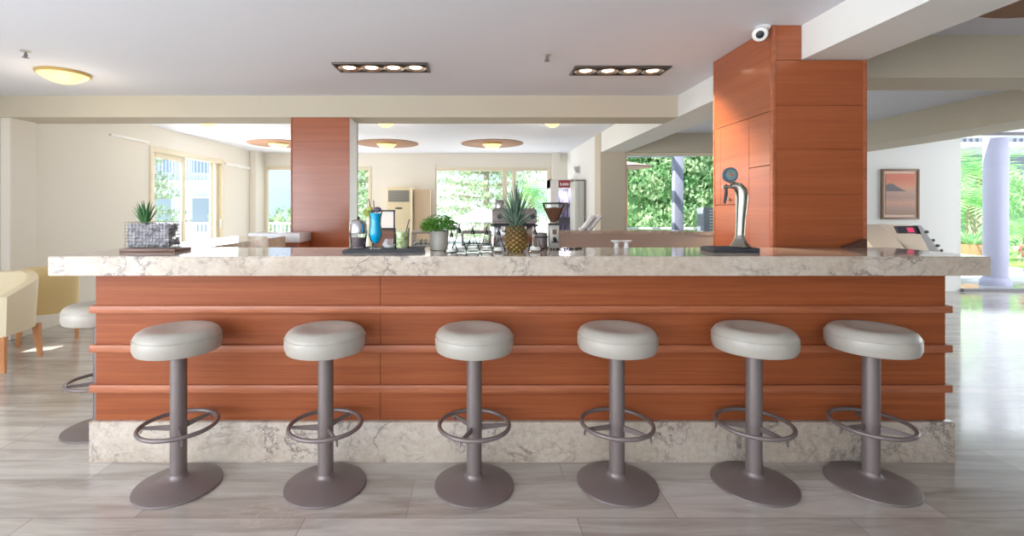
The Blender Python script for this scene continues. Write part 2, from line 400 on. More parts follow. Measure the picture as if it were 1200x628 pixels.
# terrace glass
t = thing('window_4', 'frameless terrace glazing beside the white picture wall', 'window', (9.7, 8.0, 0), kind='structure')
MB().box(8.1, 11.3, 7.95, 8.0, 0, 0.05).box(8.1, 11.3, 7.95, 8.0, 2.6, 2.65).build('window_frame', mat('grey_rail', rgb(120, 118, 124), 0.4), t)
MB().box(8.1, 11.3, 7.97, 7.98, 0.05, 2.6).build('pane', M_pane, t)

# ------------------------------------------------------------------ wood-clad pillars
t = thing('clad_pillar', 'wide cherry wood-clad pillar rising through the bar top behind the beer tap', 'pillar', (2.2, 3.45, 0), kind='structure')
x0, x1, y0, y1 = 1.899, 2.505, 3.07, 3.83
MB().box(x0 + 0.02, x1 - 0.02, y0 + 0.02, y1 - 0.02, 0, 2.32).build('core', M_gap, t, smooth=False)
# front: horizontal boards with fine joints, notched round the beam
zj = [0.0, 1.46, 1.75, 2.03, 2.32]
for a, b in zip(zj, zj[1:]):
    MB().box(x0 + 0.022, x1 - 0.022, y0, y0 + 0.02, a + 0.0006, b - 0.0006, 0.0008, 1).build('front_board', M_cladv, t)
MB().box(x0 + 0.022, 2.085, y0, y0 + 0.02, 2.322, 2.545, 0.0015, 1).build('front_board', M_cladv, t)
MB().box(x0 + 0.02, 2.085, y0 + 0.02, y1 - 0.02, 2.32, 2.545).build('core', M_gap, t, smooth=False)
# west face boards and service hatch
zs = [(0, 1.60), (1.603, 1.80), (1.803, 2.545)]
MB().box(x0, x0 + 0.02, y0 + 0.022, y1 - 0.022, 2.0, 2.543, 0.0015, 1).build('side_board', M_cladv, t)
MB().box(x0, x0 + 0.02, y0 + 0.022, 3.33, 1.652, 1.997, 0.0015, 1).build('side_board', M_cladv, t)
MB().box(x0, x0 + 0.02, y0 + 0.022, 3.33, 0, 1.648, 0.0015, 1).build('side_board', M_cladv, t)
MB().box(x0, x0 + 0.02, 3.33, y1 - 0.022, 0, 1.397, 0.0015, 1).build('side_board', M_cladv, t)
hd = MB().box(x0, x0 + 0.02, 3.333, 3.72, 1.40, 1.997, 0.0015, 1).build('hatch_door', M_cladv, t)
MB().box(x0, x0 + 0.02, 3.723, y1 - 0.022, 1.40, 1.997, 0.0015, 1).build('side_board', M_cladv, t)
MB().tube([(x0 - 0.012, 3.58, 1.44), (x0 + 0.005, 3.58, 1.44)], 0.011, 12).build('lock', M_chrome, hd)
for x in (x0, x1 - 0.022):
    zt = 2.545 if x == x0 else 2.32
    MB().box(x, x + 0.022, y0 - 0.004, y0 + 0.022, 0, zt, 0.003).build('corner_strip', M_rail, t)
MB().box(x0 - 0.004, x0 + 0.022, y1 - 0.022, y1, 0, 2.545, 0.003).build('corner_strip', M_rail, t)
MB().box(x1 - 0.022, x1, y1 - 0.022, y1, 0, 2.32, 0.003).build('corner_strip', M_rail, t)
MB().box(x1 - 0.02, x1 - 0.001, y0 + 0.022, y1 - 0.022, 0, 2.32).build('side_board', M_cladv, t)
MB().box(x0 + 0.022, x1 - 0.022, y1 - 0.02, y1 - 0.001, 0, 2.32).build('rear_board', M_cladv, t)

t = thing('clad_pillar', 'narrow cherry wood-clad pillar behind the bar beside the blue sky window', 'pillar', (-1.62, 5.15, 0), kind='structure')
x0, x1, y0, y1 = -1.919, -1.317, 4.965, 5.315
MB().box(x0 + 0.015, x1 - 0.004, y0 + 0.015, y1, 0, 2.32).build('core', M_alw, t, smooth=False)
MB().box(x0, x1, y0, y0 + 0.015, 0, 2.318, 0.002, 1).build('front_board', M_cladv, t)
MB().box(x1 - 0.004, x1 + 0.002, y0 + 0.016, y1 - 0.02, 0, 2.318).build('side_board', M_alw, t)
MB().box(x1 - 0.02, x1 + 0.004, y1 - 0.02, y1 + 0.004, 0, 2.318).build('corner_strip', M_gap, t)
MB().box(x0 - 0.004, x0 + 0.014, y0 - 0.004, y0 + 0.016, 0, 2.318, 0.002).build('corner_strip', M_rail, t)

# ------------------------------------------------------------------ bar
ZT, ZB = 1.121, 1.021
t = thing('bar_counter', 'long cherry-panelled bar counter on a marble plinth behind the stools', 'bar counter', (0.24, 2.78, 0))
jx = [-2.067, -0.52, 2.549]
zp = [0.2176, 0.394, 0.611, 0.823, 1.021]
for i in range(2):
    for k in range(4):
        dz = 0.0015
        MB().box(jx[i] + 0.0008, jx[i + 1] - 0.0008, 2.6, 2.64, zp[k] + dz, zp[k + 1] - dz, 0.001, 1).build('front_panel', M_wood, t)
MB().box(-2.06, 2.54, 2.64, 2.9, 0.0, 1.021).build('carcass', M_wood, t, smooth=False)
MB().box(-2.062, -1.8, 2.9, 4.3, 0.0, 1.021, 0.003).build('side_run', M_wood, t)
for z0, z1 in ((0.3735, 0.415), (0.590, 0.631), (0.803, 0.843)):
    MB().box(-2.087, 2.569, 2.578, 2.6, z0, z1, 0.004).box(-2.087, -2.067, 2.6, 4.3, z0, z1, 0.004).box(2.549, 2.569, 2.6, 2.9, z0, z1, 0.004).build('rail', M_rail, t)
MB().box(-2.085, 2.579, 2.577, 2.64, 0, 0.2176, 0.002).box(-2.085, -2.062, 2.64, 4.3, 0, 0.2176, 0.002).build('plinth', M_marble, t)
ct = MB().prism([(-2.203, 2.46), (2.648, 2.46), (2.648, 3.05), (-1.74, 3.05), (-1.74, 4.37), (-2.203, 4.37)], ZB, ZT)
es = [e for e in ct.bm.edges]
bmesh.ops.bevel(ct.bm, geom=es, offset=0.004, segments=2, affect='EDGES')
tag(ct.build('countertop', M_marble), 'thick veined marble bar top carrying the drinks and the pineapple', 'countertop')
# service end of the bar near the narrow pillar
t = thing('bar_return', 'short marble-topped end of the bar against the narrow wood-clad pillar', 'bar counter', (-1.95, 4.75, 0))
MB().box(-2.203, -1.705, 4.62, 4.955, 1.045, 1.135, 0.004).build('top', mat('white_marble', rgb(232, 232, 236), 0.15), t)
MB().box(-2.12, -1.72, 4.66, 4.955, 0, 1.045, 0.003).build('body', M_rail, t)
# back bar
t = thing('back_counter', 'low steel-topped back counter under the coffee machine', 'counter', (-0.1, 4.95, 0))
MB().box(-1.2, 0.75, 4.55, 5.25, 0.90, 0.93, 0.003).build('top', M_steel, t)
MB().box(-1.18, 0.73, 4.58, 5.22, 0, 0.9).build('body', M_rail, t)
# raised stone ledge with curved end
pts = []
for k in range(9):
    u = k / 8; pts.append((1.75 + 0.95 * u, 5.1 - 0.75 * u * u))
front = [(0.85, 5.1)] + pts
back = [(x, y + 0.17 + 0.2 * max(0, (x - 0.85) / 1.8)) for x, y in reversed(front)]
M_ledge = marble('ledge_stone')
t = thing('stone_ledge', 'curved pale stone ledge standing behind the bar in front of the hedge window', 'counter', (1.7, 5.1, 0))
MB().prism(front + back, 1.105, 1.14).build('top', M_marble, t)
fr2 = [(x, y + 0.02) for x, y in front]; bk2 = [(x, y - 0.02) for x, y in back]
MB().prism(fr2 + bk2, 0.0, 1.105).build('body', wallmat('ledge_render', rgb(178, 160, 146), 0.5), t)

# ------------------------------------------------------------------ stools
def make_stool(label):
    t = thing('bar_stool', label, 'bar stool', (0, 0, 0), 'bar stools around the counter')
    R = 0.192
    seat = MB().lathe([(0.0, 0.668), (0.12, 0.668), (0.166, 0.666), (0.184, 0.672), (R, 0.692), (R + 0.001, 0.715), (R, 0.736), (0.187, 0.752), (0.178, 0.766), (0.162, 0.777), (0.14, 0.782), (0.105, 0.778), (0.06, 0.768), (0.0, 0.762)], n=56).build('seat', M_vinyl, t)
    MB().tube([(0.1915 * math.cos(a), 0.1915 * math.sin(a), 0.742) for a in [2 * PI * i / 64 for i in range(64)]], 0.0022, 6, True).build('piping', M_vinyl, seat)
    MB().box(R - 0.006, R + 0.004, -0.011, 0.011, 0.684, 0.722, 0.002).build('zip_tab', mat('zip_tab', rgb(112, 104, 106), 0.5), seat)
    MB().lathe([(0.0375, 0.05), (0.0375, 0.668)], n=28).build('column', M_stool, t)
    MB().lathe([(0.0, 0.0), (0.192, 0.0), (0.196, 0.004), (0.195, 0.010), (0.187, 0.014), (0.12, 0.027), (0.056, 0.043), (0.047, 0.047), (0.042, 0.053), (0.039, 0.064), (0.0, 0.065)], n=64).build('base', M_stool, t)
    MB().tube([(0.172 * math.cos(a), 0.172 * math.sin(a), 0.300) for a in [2 * PI * i / 56 for i in range(56)]], 0.0102, 10, True).build('foot_ring', M_stool, t)
    for k in range(3):
        Mx = Matrix.Rotation(2 * PI * k / 3, 4, 'Z')
        s = MB()
        a = [(0.034, 0.272), (0.168, 0.283), (0.176, 0.262), (0.181, 0.264), (0.176, 0.296), (0.160, 0.296), (0.034, 0.300)]
        s.prism([(x, z) for x, z in a], -0.004, 0.004, 'y')
        for v in s.bm.verts: v.co = Mx @ v.co
        s.build('spoke', M_stool, t, smooth=False)
    return t
spots = [(-1.470, 2.365, 66, 190, 'grey round bar stool at the gabion planter end of the bar front'),
         (-0.744, 2.367, 64, 20, 'grey round bar stool before the bar, below the blue cocktail tray'),
         (-0.0095, 2.366, 8, 100, 'grey round bar stool before the bar, below the glass pourer bottles'),
         (0.699, 2.378, 75, 90, 'grey round bar stool before the bar, below the coffee grinder and white stands'),
         (1.381, 2.380, 50, 90, 'grey round bar stool before the bar, below the beer tap'),
         (1.963, 2.380, 70, 90, 'grey round bar stool before the bar, nearest the terrace end'),
         (-2.335, 2.975, 210, 180, 'grey round bar stool round the corner, at the end of the bar by the armchairs')]
proto = make_stool(spots[0][4])
for i, (x, y, ph, zp_, lb) in enumerate(spots):
    s = proto if i == 0 else dup(proto, label=lb)
    s.location = (x, y, 0); s.rotation_euler = (0, 0, math.radians(ph))
    for ch in s.children:
        if ch.name.startswith('seat'):
            ch.rotation_euler = (0, 0, math.radians(zp_ - ph))

# ------------------------------------------------------------------ armchairs
def armchair(loc, rz, label, m):
    t = thing('armchair', label, 'armchair', (0, 0, 0), 'tub armchairs by the plain wall')
    # U shaped shell; opening towards -y
    def path(k, n, off):
        u = k / n
        hw, dp, r = 0.29 - off, 0.27 - off, 0.2 - off * 0.6
        # front right arm -> back -> front left arm
        seg = [(hw, -0.29), (hw, dp - r)]
        arc = [(hw - r + r * math.cos(a), dp - r + r * math.sin(a)) for a in [PI / 2 * i / 8 for i in range(9)]]
        pts = [seg[0]] + [(hw, -0.29 + (dp - r + 0.29) * j / 6) for j in range(1, 6)] + arc
        full = pts + [(-x, y) for x, y in reversed(pts)]
        return full
    outer = path(0, 1, 0.0); inner = path(0, 1, 0.07); n = len(outer)
    def top(i):
        u = abs(i - (n - 1) / 2) / ((n - 1) / 2)
        return 0.80 - 0.16 * max(0, (u - 0.2) / 0.8) ** 1.1
    s = MB(); rows = []
    for i in range(n):
        (ox, oy), (ix, iy) = outer[i], inner[i]; h = top(i)
        mx, my = (ox + ix) / 2, (oy + iy) / 2
        sc = 0.93
        rows.append([Vector((ox * sc, oy * sc, 0.30)), Vector((ox, oy, h - 0.03)), Vector((ox * 0.985, oy * 0.985, h - 0.008)), Vector((mx, my, h)),
                     Vector((ix * 1.015, iy * 1.015, h - 0.008)), Vector((ix, iy, h - 0.03)), Vector((ix, iy, 0.30))])
    s.rings(rows).build('shell', m, t)
    MB().box(-0.215, 0.215, -0.28, 0.20, 0.31, 0.44, 0.03, 3).build('seat_cushion', m, t)
    MB().box(-0.24, 0.24, -0.27, 0.2, 0.29, 0.312, 0.004).build('seat_frame', m, t)
    for sxx, syy in ((1, -1), (-1, -1), (1, 1), (-1, 1)):
        x, y = 0.235 * sxx, (-0.25 if syy < 0 else 0.19)
        l = MB(); rows = []
        for z, hw, o in ((0.0, 0.014, 0.02), (0.15, 0.02, 0.008), (0.31, 0.026, 0.0)):
            cx, cy = x + o * sxx, y + o * syy
            rows.append([Vector((cx + a * hw, cy + b * hw, z)) for a, b in ((-1, -1), (1, -1), (1, 1), (-1, 1))])
        l.rings(rows).build('leg', M_legw, t, smooth=False)
    t.location = loc; t.rotation_euler = (0, 0, rz)
    return t
armchair((-4.25, 4.19, 0), math.radians(14), 'cream tub armchair cut by the edge of the photo, nearest the camera', M_cream)
armchair((-4.52, 5.06, 0), math.radians(-139), 'straw cream tub armchair pushed up to the plain wall, behind the end stool', M_yell).scale = (0.9, 0.9, 0.98)

# ------------------------------------------------------------------ things on the bar top
rnd = random.Random(4)
# wooden board + gabion planter
bd = MB().box(-2.015, -1.70, 2.70, 2.86, ZT, ZT + 0.02, 0.003)
tag(bd.build('serving_board', M_board), 'dark wooden board under the stone-filled wire planter', 'board')
pz = ZT + 0.02
t = thing('stone_planter', 'wire basket planter of grey stones with a small green succulent', 'planter', (-1.874, 2.785, pz))
X0, X1, Y0, Y1, Z1 = -2.0, -1.748, 2.725, 2.845, pz + 0.15
cg = MB()
for i in range(14):
    x = X0 + (X1 - X0) * i / 13
    for y in (Y0, Y1): cg.tube([(x, y, pz), (x, y, Z1)], 0.0011, 4)
for i in range(9):
    z = pz + 0.001 + (Z1 - pz - 0.002) * i / 8
    for y in (Y0, Y1): cg.tube([(X0, y, z), (X1, y, z)], 0.0011, 4)
    for x in (X0, X1): cg.tube([(x, Y0, z), (x, Y1, z)], 0.0011, 4)
for j in range(7):
    y = Y0 + (Y1 - Y0) * j / 6
    for x in (X0, X1): cg.tube([(x, y, pz), (x, y, Z1)], 0.0011, 4)
cg.build('wire_basket', M_steel, t)
st = MB()
for _ in range(900):
    r = rnd.uniform(0.009, 0.015)
    x = rnd.uniform(X0 + 0.012, X1 - 0.012); y = rnd.uniform(Y0 + 0.012, Y1 - 0.012); z = rnd.uniform(pz + 0.012, Z1 - 0.014)
    if y > Y0 + 0.03 and rnd.random() < 0.5: y = Y0 + 0.014
    st.ball((x, y, z), (r, r * rnd.uniform(0.7, 1), r * rnd.uniform(0.6, 1)), 1, Matrix.Rotation(rnd.uniform(0, 3), 3, 'X') @ Matrix.Rotation(rnd.uniform(0, 3), 3, 'Z'))
M_stone = mat('grey_pebbles', rgb(160, 160, 166), 0.7)
L(M_stone, ramp(M_stone, noise(M_stone, coords(M_stone), 34, 2), [(0.3, rgb(128, 128, 138)), (0.7, rgb(206, 202, 204))]), P(M_stone).inputs['Base Color'])
tag(st.build('stone_fill', M_stone, t), kind='stuff')
def blade(mb, base, dirv, length, width, curve, n=6, fold=0.25, taper=0.9):
    d = Vector(dirv).normalized(); side = d.cross(Vector((0, 0, 1)))
    if side.length < 1e-3: side = Vector((1, 0, 0))
    side.normalize(); p = Vector(base); rows = []
    for i in range(n + 1):
        u = i / n
        wd = width * (1 - u ** 1.6 * taper) * (0.6 + 0.4 * min(1, u * 4))
        nrm = side.cross(d).normalized()
        rows.append([p - side * wd / 2 + nrm * wd * fold, p, p + side * wd / 2 + nrm * wd * fold])
        d = (d + Vector((0, 0, -curve / n))).normalized(); p = p + d * length / n
    vr = [[mb.bm.verts.new(q) for q in r] for r in rows]
    for a, b in zip(vr, vr[1:]):
        for j in range(2): mb.bm.faces.new((a[j], a[j + 1], b[j + 1], b[j]))
sc = MB(); bx = Vector((-1.925, 2.785, Z1 - 0.025))
for k in range(22):
    a = k * 2.4; tilt = 0.15 + 0.55 * (k / 22)
    blade(sc, bx + Vector((math.cos(a), math.sin(a), 0)) * 0.008, (math.cos(a) * tilt, math.sin(a) * tilt, 1), 0.155 - 0.05 * (k / 22), 0.024, -0.12, fold=0.3)
sc.build('succulent', M_leafA, t)

# black bar mat
bmx = [(at(401, 296, 2.66).x, 2.66), (at(498, 296, 2.66).x, 2.66), (at(497, 292, 2.92).x, 2.92), (at(412, 292, 2.92).x, 2.92)]
bm_ = MB().prism(bmx, ZT, ZT + 0.014)
for i in range(22):
    y = 2.675 + i * 0.011
    bm_.box(bmx[0][0] + 0.06, bmx[1][0] - 0.02, y, y + 0.004, ZT + 0.014, ZT + 0.018)
tag(bm_.build('bar_mat', M_rubber, smooth=False), 'black ribbed rubber bar mat under the cocktails', 'bar mat')
MZ = ZT + 0.018
# jar with domed silver lid
c = (at(420, 290, 2.80).x, 2.80, MZ)
t = thing('lidded_jar', 'clear jar with a domed silver lid on the bar mat, beside the blue cocktail', 'jar', c)
MB().lathe([(0.035, 0.0), (0.042, 0.004), (0.044, 0.03), (0.05, 0.085), (0.048, 0.086), (0.041, 0.03), (0.038, 0.006), (0.0, 0.005)], c, 32).build('body', M_glass, t)
MB().lathe([(0.0, 0.006), (0.036, 0.007), (0.039, 0.03), (0.043, 0.06), (0.0, 0.062)], c, 24).build('contents', mat('dark_syrup', rgb(112, 92, 98), 0.4), t)
ld = MB().lathe([(0.052, 0.084), (0.054, 0.09), (0.052, 0.11), (0.05, 0.14), (0.04, 0.158), (0.02, 0.166), (0.0, 0.167)], c, 32).build('lid', M_steel, t)
MB().ball((c[0], c[1], c[2] + 0.174), 0.009).build('knob', M_black, ld)
# blue cocktail
c = (at(440, 292, 2.74).x, 2.74, MZ)
t = thing('blue_cocktail', 'tall hurricane glass of bright blue cocktail with fruit and straws', 'cocktail', c)
prof = [(0.036, 0.0), (0.037, 0.004), (0.012, 0.010), (0.008, 0.018), (0.012, 0.028), (0.028, 0.045), (0.038, 0.075), (0.036, 0.105), (0.031, 0.14), (0.033, 0.18), (0.041, 0.215)]
MB().lathe(prof + [(0.0395, 0.215), (0.0315, 0.18), (0.0295, 0.14), (0.0345, 0.105), (0.0365, 0.075), (0.027, 0.048), (0.01, 0.03), (0.0, 0.03)], c, 36).build('glass', M_glass, t)
M_blue = mat('blue_curacao', rgb(0, 176, 232), 0.1, emit=None)
MB().lathe([(0.0, 0.0305), (0.0095, 0.031), (0.0265, 0.049), (0.036, 0.075), (0.034, 0.105), (0.029, 0.14), (0.031, 0.18), (0.036, 0.203), (0.0, 0.203)], c, 36).build('drink', M_blue, t)
MB().tube([Vector(c) + Vector((0.0, 0, 0.05)), Vector(c) + Vector((-0.012, 0.005, 0.275))], 0.003, 8).build('straw', mat('dark_straw', rgb(120, 70, 110), 0.5), t)
MB().tube([Vector(c) + Vector((0.005, 0, 0.05)), Vector(c) + Vector((-0.038, 0.0, 0.285))], 0.003, 8).build('straw', M_black, t)
s = MB().lathe([(0.0, -0.003), (0.025, -0.003), (0.025, 0.003), (0.0, 0.003)], (0, 0, 0), 24, Matrix.Translation(Vector(c) + Vector((-0.045, -0.005, 0.205))) @ Matrix.Rotation(1.2, 4, 'X') @ Matrix.Rotation(0.5, 4, 'Y'))
s.ball((c[0] - 0.032, c[1] - 0.01, c[2] + 0.228), (0.02, 0.012, 0.014)); s.build('fruit_garnish', mat('lime_wedge', rgb(176, 184, 96), 0.5), t)
MB().ball((c[0] + 0.012, c[1] - 0.005, c[2] + 0.222), (0.024, 0.02, 0.017), 2).build('fruit', mat('dark_berry', rgb(92, 80, 96), 0.4), t)
# dish of sachets
c = (at(456, 291, 2.80).x, 2.80, MZ)
t = thing('sachet_dish', 'small dish of pink and white sachets between the two cocktails', 'dish', c)
MB().lathe([(0.025, 0.0), (0.03, 0.003), (0.036, 0.02), (0.034, 0.02), (0.028, 0.006), (0.0, 0.005)], c, 28).build('dish', M_white, t)
for k in range(7):
    Mx = Matrix.Translation(Vector(c) + Vector((-0.02 + 0.0065 * k, 0.004 * (k % 3) - 0.004, 0.03))) @ Euler((0.2, 0.5 - 0.15 * k, 0.3 * k)).to_matrix().to_4x4()
    MB().box(-0.012, 0.012, -0.0015, 0.0015, -0.022, 0.022, 0.001, 1, Mx).build('sachet', mat('pink_paper', rgb(232, 186, 190), 0.7) if k % 2 else M_white, t)
# mojito
c = (at(471, 293, 2.72).x, 2.72, MZ)
t = thing('mojito', 'short tumbler of pale green mojito with mint and a dark straw', 'cocktail', c)
MB().lathe([(0.036, 0.0), (0.038, 0.003), (0.043, 0.118), (0.0415, 0.118), (0.0365, 0.008), (0.0, 0.007)], c, 36).build('glass', M_glass, t)
M_moj = mat('lime_drink', rgb(176, 190, 122), 0.2)
L(M_moj, ramp(M_moj, noise(M_moj, coords(M_moj), 55, 3), [(0.35, rgb(112, 140, 62)), (0.6, rgb(214, 222, 176))]), P(M_moj).inputs['Base Color'])
MB().lathe([(0.0, 0.008), (0.0355, 0.009), (0.040, 0.098), (0.0, 0.099)], c, 32).build('drink', M_moj, t)
mb = MB()
for k in range(10):
    a = k * 2.4; blade(mb, Vector(c) + Vector((0.012 * math.cos(a), 0.012 * math.sin(a), 0.085)), (math.cos(a), math.sin(a), 0.7), 0.034, 0.02, 0.6)
mb.build('mint', M_leafB, t)
MB().tube([Vector(c) + Vector((0.005, 0, 0.03)), Vector(c) + Vector((0.042, 0.0, 0.168))], 0.003, 8).build('straw', M_black, t)

# herb pot
c = (at(514.5, 292, 2.86).x, 2.86, ZT)
t = thing('herb_pot', 'pale metal pot of leafy green herbs beside the bar mat', 'potted herb', c)
MB().lathe([(0.048, 0.0), (0.052, 0.002), (0.057, 0.112), (0.059, 0.115), (0.056, 0.116), (0.052, 0.105), (0.0, 0.1)], c, 36).build('pot', M_zinc, t)
MB().lathe([(0.0, 0.10), (0.052, 0.1005), (0.03, 0.107), (0.0, 0.108)], c, 24).build('soil', mat('soil', rgb(72, 54, 42), 0.9), t)
mb = MB()
for k in range(560):
    a = rnd.uniform(0, 2 * PI); r = 0.1 * math.sqrt(rnd.random()); z = 0.118 + rnd.random() * (0.095 * (1 - (r / 0.13) ** 2))
    ln = rnd.uniform(0.022, 0.038)
    blade(mb, Vector(c) + Vector((r * math.cos(a), r * math.sin(a), z)), (math.cos(a + rnd.uniform(-1, 1)), math.sin(a + rnd.uniform(-1, 1)), rnd.uniform(-0.1, 0.9)), ln, ln * 0.62, 0.8, 4, 0.18)
mb.build('foliage', M_leafB, t)
mb = MB()
for k in range(14):
    a = k * 2.4; r = 0.03 * math.sqrt(k / 14)
    mb.tube([Vector(c) + Vector((r * math.cos(a), r * math.sin(a), 0.1)), Vector(c) + Vector((2.2 * r * math.cos(a), 2.2 * r * math.sin(a), 0.175))], 0.002, 5)
mb.build('stems', M_leafB, t)

# pourer bottles
def bottle(px, d, label, sc=1.0, dark=True):
    c = (at(px, 292, d).x, d, ZT)
    t = thing('pourer_bottle', label, 'bottle', c, 'glass pourer bottles on the bar top')
    k = sc
    MB().lathe([(0.030 * k, 0), (0.041 * k, 0.004 * k), (0.042 * k, 0.012 * k), (0.034 * k, 0.036 * k), (0.021 * k, 0.062 * k), (0.0125 * k, 0.085 * k), (0.0115 * k, 0.112 * k), (0.013 * k, 0.114 * k),
                (0.0105 * k, 0.114 * k), (0.0105 * k, 0.085 * k), (0.019 * k, 0.062 * k), (0.032 * k, 0.036 * k), (0.039 * k, 0.011 * k), (0.0, 0.008 * k)], c, 28).build('glass_body', M_glass, t)
    MB().lathe([(0.0, 0.0085 * k), (0.038 * k, 0.0115 * k), (0.033 * k, 0.028 * k), (0.0, 0.029 * k)], c, 24).build('contents', mat('clear_syrup', rgb(236, 230, 224), 0.1), t)
    s = MB().lathe([(0.0105 * k, 0.100 * k), (0.0115 * k, 0.112 * k), (0.0085 * k, 0.120 * k), (0.005 * k, 0.128 * k)], c, 16)
    V = Vector(c)
    s.tube([V + Vector((0, 0, 0.124 * k)), V + Vector((0, 0, 0.14 * k)), V + Vector((0.006 * k, -0.004 * k, 0.152 * k))], [0.0045 * k, 0.004 * k, 0.0028 * k], 8)
    s.build('pourer', M_black, t)
bottle(529, 2.64, 'slender clear pourer bottle nearest the herb pot', 0.9)
bottle(538, 2.72, 'largest clear pourer bottle, with a wide flared base', 1.08)
bottle(554, 2.76, 'clear pourer bottle with a dark spout, second of its row from the herb pot end', 1.0)
bottle(570, 2.80, 'clear pourer bottle in front of the coffee machine edge', 0.95)
bottle(584.5, 2.72, 'clear pourer bottle touching the shadow side of the pineapple', 0.95)
bottle(627, 2.76, 'clear pourer bottle between the pineapple and the coffee grinder', 0.98)

# pineapple
c = Vector((at(605, 294, 2.76).x, 2.76, ZT))
t = thing('pineapple', 'whole ripe pineapple with a tall spiky green crown on the bar top', 'pineapple', c)
mb = MB(); nz, na = 120, 96; rows = []; hs = []
def prad(u): return 0.0655 * (math.sin(PI * (0.13 + 0.76 * u)) ** 0.55)
for i in range(nz + 1):
    u = i / nz; row = []
    for j in range(na):
        a = 2 * PI * j / na
        A = (a * 10 / (2 * PI) + u * 5.5); B = (a * 10 / (2 * PI) - u * 5.5)
        fa = abs((A % 1) - 0.5) * 2; fb = abs((B % 1) - 0.5) * 2
        h = (1 - max(fa, fb)) ; h = min(1, h * 2.2) ** 0.7
        spike = 0.25 * max(0, 1 - (fa * fa + fb * fb) * 9)
        r = prad(u) + 0.0095 * (h + spike) - 0.006
        if u < 0.02: r *= 0.9
        hs.append(h)
        row.append(c + Vector((r * math.cos(a), r * math.sin(a), 0.148 * u)))
    rows.append(row)
mb.rings(rows)
M_pine = mat('pineapple_skin', rgb(150, 110, 50), 0.5)
vz = N(M_pine, 'ShaderNodeTexCoord'); sz = N(M_pine, 'ShaderNodeSeparateXYZ'); L(M_pine, vz.outputs['Object'], sz.inputs[0])
ml = N(M_pine, 'ShaderNodeMath', operation='MULTIPLY'); L(M_pine, sz.outputs['Z'], ml.inputs[0]); ml.inputs[1].default_value = 6.6
ad = N(M_pine, 'ShaderNodeMath', operation='ADD'); L(M_pine, ml.outputs[0], ad.inputs[0])
nz_ = noise(M_pine, coords(M_pine), 40, 3); L(M_pine, nz_, ad.inputs[1])
sb = N(M_pine, 'ShaderNodeMath', operation='SUBTRACT'); L(M_pine, ad.outputs[0], sb.inputs[0]); sb.inputs[1].default_value = 0.5
pc = ramp(M_pine, sb.outputs[0], [(0.0, rgb(178, 150, 70)), (0.35, rgb(150, 110, 54)), (0.75, rgb(120, 90, 50)), (1.0, rgb(104, 104, 60))])
ey = N(M_pine, 'ShaderNodeVertexColor', layer_name='eyes')
L(M_pine, mix(M_pine, ramp(M_pine, ey.outputs[0], [(0.35, (0, 0, 0, 1)), (0.85, (1, 1, 1, 1))]), rgb(74, 62, 38), pc), P(M_pine).inputs['Base Color'])
body = mb.build('fruit_body', M_pine, t)
at_ = body.data.color_attributes.new('eyes', 'FLOAT_COLOR', 'POINT')
for k, h in enumerate(hs): at_.data[k].color = (h, h, h, 1)
cr = MB(); cb = c + Vector((0, 0, 0.142))
for k in range(78):
    u = k / 77; a = k * 2.39996
    tilt = 0.03 + 1.25 * u ** 1.2
    ln = (0.245 - 0.10 * u) * rnd.uniform(0.85, 1.05)
    blade(cr, cb + Vector((0.024 * u * math.cos(a), 0.024 * u * math.sin(a), 0.03 * (1 - u))), (math.cos(a) * tilt, math.sin(a) * tilt, 1), ln, 0.0175, rnd.uniform(0.2, 0.9) * u, 8, 0.25, 0.96)
cr.build('leaf_crown', leafmat('pineapple_leaf', rgb(78, 108, 92), rgb(158, 176, 152), 0.1), t)

# coffee grinder
c = Vector((at(649, 289.5, 2.95).x, 2.95, ZT))
t = thing('coffee_grinder', 'coffee grinder with a clear cone hopper of brown beans', 'coffee grinder', c)
MB().box(c.x - 0.036, c.x + 0.036, 2.91, 2.99, ZT, ZT + 0.012, 0.003).box(c.x - 0.03, c.x + 0.03, 2.925, 2.99, ZT + 0.012, ZT + 0.148, 0.008).build('body', M_zinc, t)
MB().box(c.x - 0.012, c.x + 0.012, 2.918, 2.925, ZT + 0.09, ZT + 0.12, 0.002).build('control_panel', mat('brown_panel', rgb(122, 86, 74), 0.5), t)
MB().tube([(c.x, 2.925, ZT + 0.065), (c.x, 2.895, ZT + 0.055)], 0.011, 12).box(c.x - 0.02, c.x + 0.02, 2.885, 2.925, ZT + 0.042, ZT + 0.048, 0.001).build('spout', M_black, t)
MB().lathe([(0.034, 0.146), (0.034, 0.156), (0.022, 0.158)], c, 28).build('collar', M_rubber, t)
hp = MB().lathe([(0.020, 0.156), (0.024, 0.17), (0.066, 0.262), (0.068, 0.276), (0.066, 0.276), (0.064, 0.262), (0.022, 0.17), (0.0, 0.16)], c, 36).build('hopper', M_glass, t)
MB().lathe([(0.0, 0.162), (0.019, 0.166), (0.058, 0.25), (0.0, 0.256)], c, 32).build('beans', mat('coffee_beans', rgb(112, 72, 52), 0.6), t)
MB().lathe([(0.066, 0.274), (0.071, 0.276), (0.071, 0.284), (0.0, 0.287)], c, 36).build('lid', M_rubber, t)
